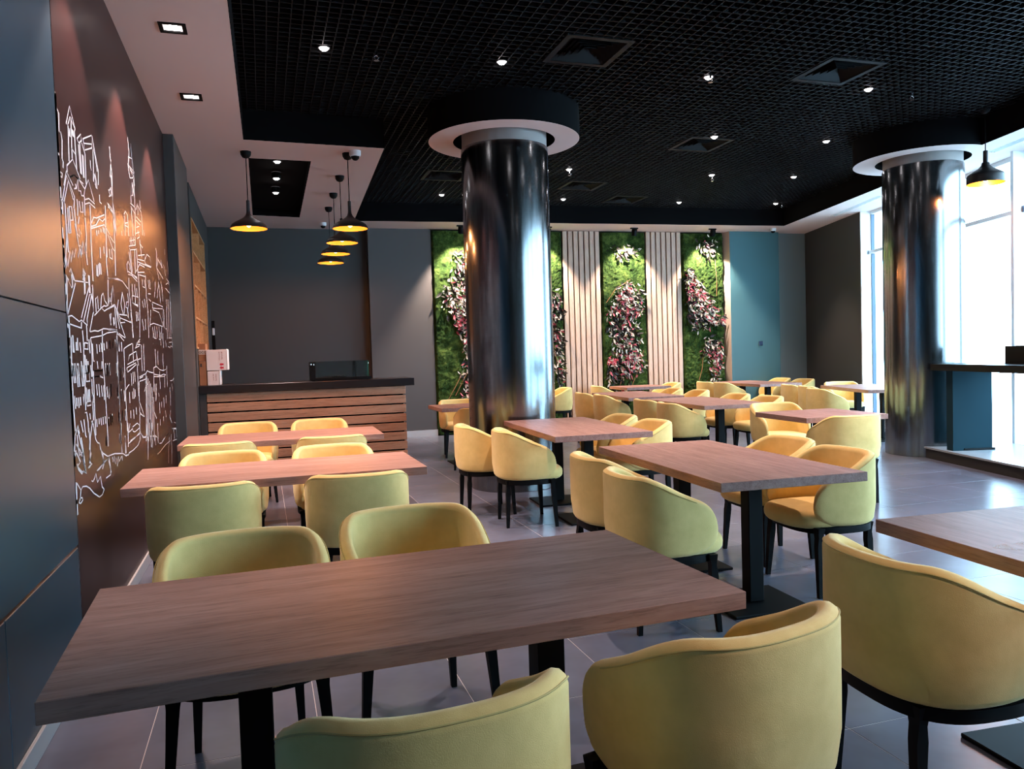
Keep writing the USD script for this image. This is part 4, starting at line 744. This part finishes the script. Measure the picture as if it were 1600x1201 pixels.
# ---------------------------------------------------------------- ceiling lights
def downlight(label, x, y, z, power=72., angle=40., group=None):
    t = thing('downlight', label, 'ceiling light', (x, y, z), group=group)
    obj('trim', lathe([(.055, .068), (.055, -.002), (.044, -.004), (.042, .012)], 28), BLACK, t)
    obj('lamp', lathe([(.001, -.026), (.018, -.023), (.032, -.012), (.041, .004)], 28), LED, t, smooth=60)
    spot(f'{t.GetPath()}/lamp_light', np.array([0, 0, -.062]), (0, 0, -3), power, angle)
ORD = ['leftmost', 'second', 'third', 'rightmost']
DLAB = ['leftmost of the nearest row'] + ['second of the nearest row', 'third of the nearest row', 'rightmost of the nearest row', 'left one of the second row', 'right one of the second row', 'left one of the third row', 'middle of the third row', 'right one of the third row', 'left of the middle column, last row', 'right of the middle column, last row', 'third of the last row', 'last one toward the far right corner']
for (x, y), lab in zip(DL, DLAB): downlight('round downlight in the black grid ceiling, ' + lab, x, y, ZG)
for (x, y), lab in zip(DLX, ('over the central end-on table', 'right of the central end-on table', 'before the bar', 'over the foreground chairs', 'over the cut-off table')):
    downlight('round downlight above the top edge of the picture, ' + lab, x, y, ZG, 105. if y > 1 else 78.)
for (x, y), lab in zip(((.251, 9.319), (.258, 10.172), (.263, 11.026)), ('nearest', 'middle', 'farthest')):
    downlight(f'round downlight in the small black recess over the counter, {lab} of three', x, y, ZS + .028, 60.)
for (x, y), lab in zip(SQ, ('behind the top edge', 'nearer', 'farther')):
    if y < 5: lab = 'square recessed ceiling light over the mural, above the picture edge'
    else: lab = f'square black-rimmed recessed light in the pink-lit soffit, {lab} of two'
    t = thing('square_downlight', lab, 'ceiling light', (x, y, ZS))
    fr = sbox(-.085, -.085, .085, .085).difference(sbox(-.06, -.06, .06, .06))
    obj('frame', prism(fr, -.006, .004), BLACK, t, smooth=False)
    obj('reflector', cat_([vslab((-.074, -.074), (.074, -.074), .0, .11, 0, .003), vslab((.074, .074), (-.074, .074), .0, .11, 0, .003), vslab((.074, -.074), (.074, .074), 0, .11, 0, .003), vslab((-.074, .074), (-.074, -.074), 0, .11, 0, .003)]), REFL, t, smooth=False)
    obj('lamp', lathe([(.001, .012), (.022, .015), (.036, .028), (.042, .05)], 28), LED_SQ, t, smooth=60)
    spot(f'{t.GetPath()}/lamp_light', np.array([0, 0, -.03]), (.04, .0, -3), 60. if y < 5 else 108., 42., soft=.3)
for (x, y), lab in zip([(1.002, 6.595), (4.068, 6.45), (6.419, 6.457), (4.191, 10.257), (6.45, 10.232), (8.977, 12.0)], ('left one, between the two front downlights', 'beside the third front downlight', 'near the right column', 'just right of the middle column', 'beside the middle third-row downlight', 'toward the far right corner')):
    t = thing('sprinkler', f'small metal sprinkler head under the black grid, {lab}', 'sprinkler', (x, y, ZG))
    obj('pipe', cyl(0, 0, -.03, .06, .010, 12), CHROME, t); obj('frame', cat_([tube([(-.004, 0, -.03), (-.02, 0, -.045), (-.004, 0, -.066)], .0035, 6), tube([(.004, 0, -.03), (.02, 0, -.045), (.004, 0, -.066)], .0035, 6)]), CHROME, t); obj('deflector', cyl(0, 0, -.071, -.068, .022, 16), CHROME, t)
for (x, y), lab in zip(VENTS, ('above the middle column', 'in the nearest row, right of centre', 'under the second row of lights', 'far one right of the middle column', 'left of the middle column', 'farthest, before the slatted strips')):
    t = thing('air_vent', f'square dark louvred ceiling vent, {lab}', 'air vent', (x, y, ZG))
    fr = sbox(-.30, -.30, .30, .30).difference(sbox(-.25, -.25, .25, .25)); obj('frame', prism(fr, -.004, .012), GRID_BLACK, t, smooth=False)
    obj('backing', box(-.25, .25, -.25, .25, .09, .095), BLACK_MATT, t, smooth=False)
    for k in range(5):
        a = .245 - k * .045; b = a - .022
        ring = []
        P = [(-a, -a), (a, -a), (a, a), (-a, a)]; R = [(-b, -b), (b, -b), (b, b), (-b, b)]
        v = [(x_, y_, .004) for x_, y_ in P] + [(x_, y_, .045) for x_, y_ in R]; v += [(x_, y_, z_ + .004) for x_, y_, z_ in v]
        f = []
        for i in range(4):
            j = (i + 1) % 4; f += [(i, j, 4 + j), (i, 4 + j, 4 + i), (8 + i, 12 + j, 8 + j), (8 + i, 12 + i, 12 + j), (i, 8 + j, j), (i, 8 + i, 8 + j), (4 + i, 4 + j, 12 + j), (4 + i, 12 + j, 12 + i)]
        obj('louvre', trimesh.Trimesh(v, f, process=False), GRID_BLACK, t, smooth=False)
    obj('centre_plate', box(-.03, .03, -.03, .03, .045, .05), GRID_BLACK, t, smooth=False)
for (a, b, d, n), lab in zip(slots, ('by the far window', 'at the right edge')):
    t = thing('slot_diffuser', f'long dark linear air slot in the white soffit {lab}', 'air vent')
    obj('housing', prism(Polygon([a - n * .05, b - n * .05, b + n * .05, a + n * .05]), ZS + .03, ZS + .035), BLACK_MATT, t, smooth=False)
    for o in (-.047, -.016, .016, .047): obj('blade', prism(Polygon([a + n * (o - .003), b + n * (o - .003), b + n * (o + .003), a + n * (o + .003)]), ZS - .003, ZS + .03), FRAME, t, smooth=False)

# spotlights washing the moss panels
for x, y, ax, lab, pw in ((3.331, 13.12, .08, 'left of the middle column', 190.), (4.90, 13.08, 0, 'hidden behind the middle column', 130.), (6.556, 13.02, 0, 'in front of the moss between the slats', 140.), (8.132, 12.93, .1, 'in front of the rightmost moss panel', 170.)):
    t = thing('wall_spotlight', f'small black adjustable spotlight on the soffit edge {lab}', 'spotlight', (x, y, ZS))
    obj('mount', box(-.075, .075, -.02, .02, -.022, 0, .003), BLACK, t, smooth=False)
    hd = lathe([(.001, .06), (.045, .06), (.05, .05), (.05, -.055), (.044, -.055), (.042, -.035)], 28)
    hd.apply_transform(trimesh.transformations.rotation_matrix(.30, [1, 0, 0])); hd.apply_translation([0, .0, -.085])
    obj('head', hd, BLACK, t)
    lamp = lathe([(.001, -.036), (.042, -.036)], 24); lamp.apply_transform(trimesh.transformations.rotation_matrix(.30, [1, 0, 0])); lamp.apply_translation([0, 0, -.085]); obj('lamp', lamp, LED, t)
    spot(f'{t.GetPath()}/lamp_light', np.array([0, .03, -.15]), (ax, .60, -1.4), pw, 44., color=(1.0, .80, .66), soft=.5)
for x, y, lab, big in ((1.04, 8.60, 'large white dome camera beside the nearest pendant of the row', 1.0), (1.03, 13.15, 'small white dome camera on the soffit behind the pendant row', .9), (9.33, 12.75, 'small white dome camera in the far right corner', .9)):
    t = thing('dome_camera', lab, 'security camera', (x, y, ZS))
    k = big
    obj('housing', lathe([(.062 * k, 0), (.062 * k, -.045 * k), (.052 * k, -.06 * k), (.045 * k, -.06 * k)], 28), PLASTIC_WHITE, t); obj('dome', lathe([(.045 * k, -.058 * k), (.040 * k, -.08 * k), (.022 * k, -.098 * k), (.001, -.103 * k)], 24), BLACK, t, smooth=60)

# ---------------------------------------------------------------- high bar on the platform
bl = lambda y, o=0.: np.array([7.45 + .27 * (y - 7.1), y]) + OW * o
UB_ = np.array([.27, 1.]) / math.hypot(.27, 1.); OB = np.array([UB_[1], -UB_[0]])
def bq(y0, y1, o0, o1): return Polygon([bl(y0) + OB * o0, bl(y1) + OB * o0, bl(y1) + OB * o1, bl(y0) + OB * o1])
br = thing('bar_counter', 'high black bar counter on the platform in front of the window', 'bar counter')
obj('top', prism(bq(1.5, 7.33, 0, .56), 1.055, 1.13), BAR_BLACK, br, smooth=False)
for y in (7.02, 4.6, 2.0):
    pn = obj('leg_panel', prism(bq(y, y + .12, .07, .53), .135, 1.055), BAR_TEAL, br, smooth=False, label='dark teal upright panel')
    obj('plinth', prism(bq(y - .012, y + .13, .2, .555), .135, .16), BAR_BLACK, pn, smooth=False)
obj('back_ledge', prism(bq(1.5, 6.62, .40, .55), 1.13, 1.32), BAR_BLACK, br, smooth=False, label='raised black ledge along the back edge')
# white smear left on the cut-off table
sm = thing('smear', 'whitish wiped smear on the cut-off table at the right edge', 'smear')
pts = Polygon([(2.24 + .085 * math.cos(a) * (1 + .2 * math.sin(3 * a)), 1.84 + .05 * math.sin(a) * (1 + .25 * math.cos(2 * a))) for a in np.linspace(0, 2 * PI, 28, endpoint=False)])
obj('film', prism(pts, .7502, .7506), mat('smear_film', {'g': ('geometry', {}), 'n': ('noise_texture', dict(scale=14., detail=3.)), 'r': ('rgb_ramp', dict(ramp=[(.4, (0, 0, 0)), (.62, (.55, .55, .55))])), 'd': ('diffuse_bsdf', dict(color=(.8, .82, .82))), 't': ('transparent_bsdf', {}), 'm': ('mix_closure', {})}, [('g.position', 'n.vector'), ('n.fac', 'r.fac'), ('r.color', 'm.fac'), ('t.BSDF', 'm.closure1'), ('d.BSDF', 'm.closure2')], 'm.closure'), sm, smooth=False)
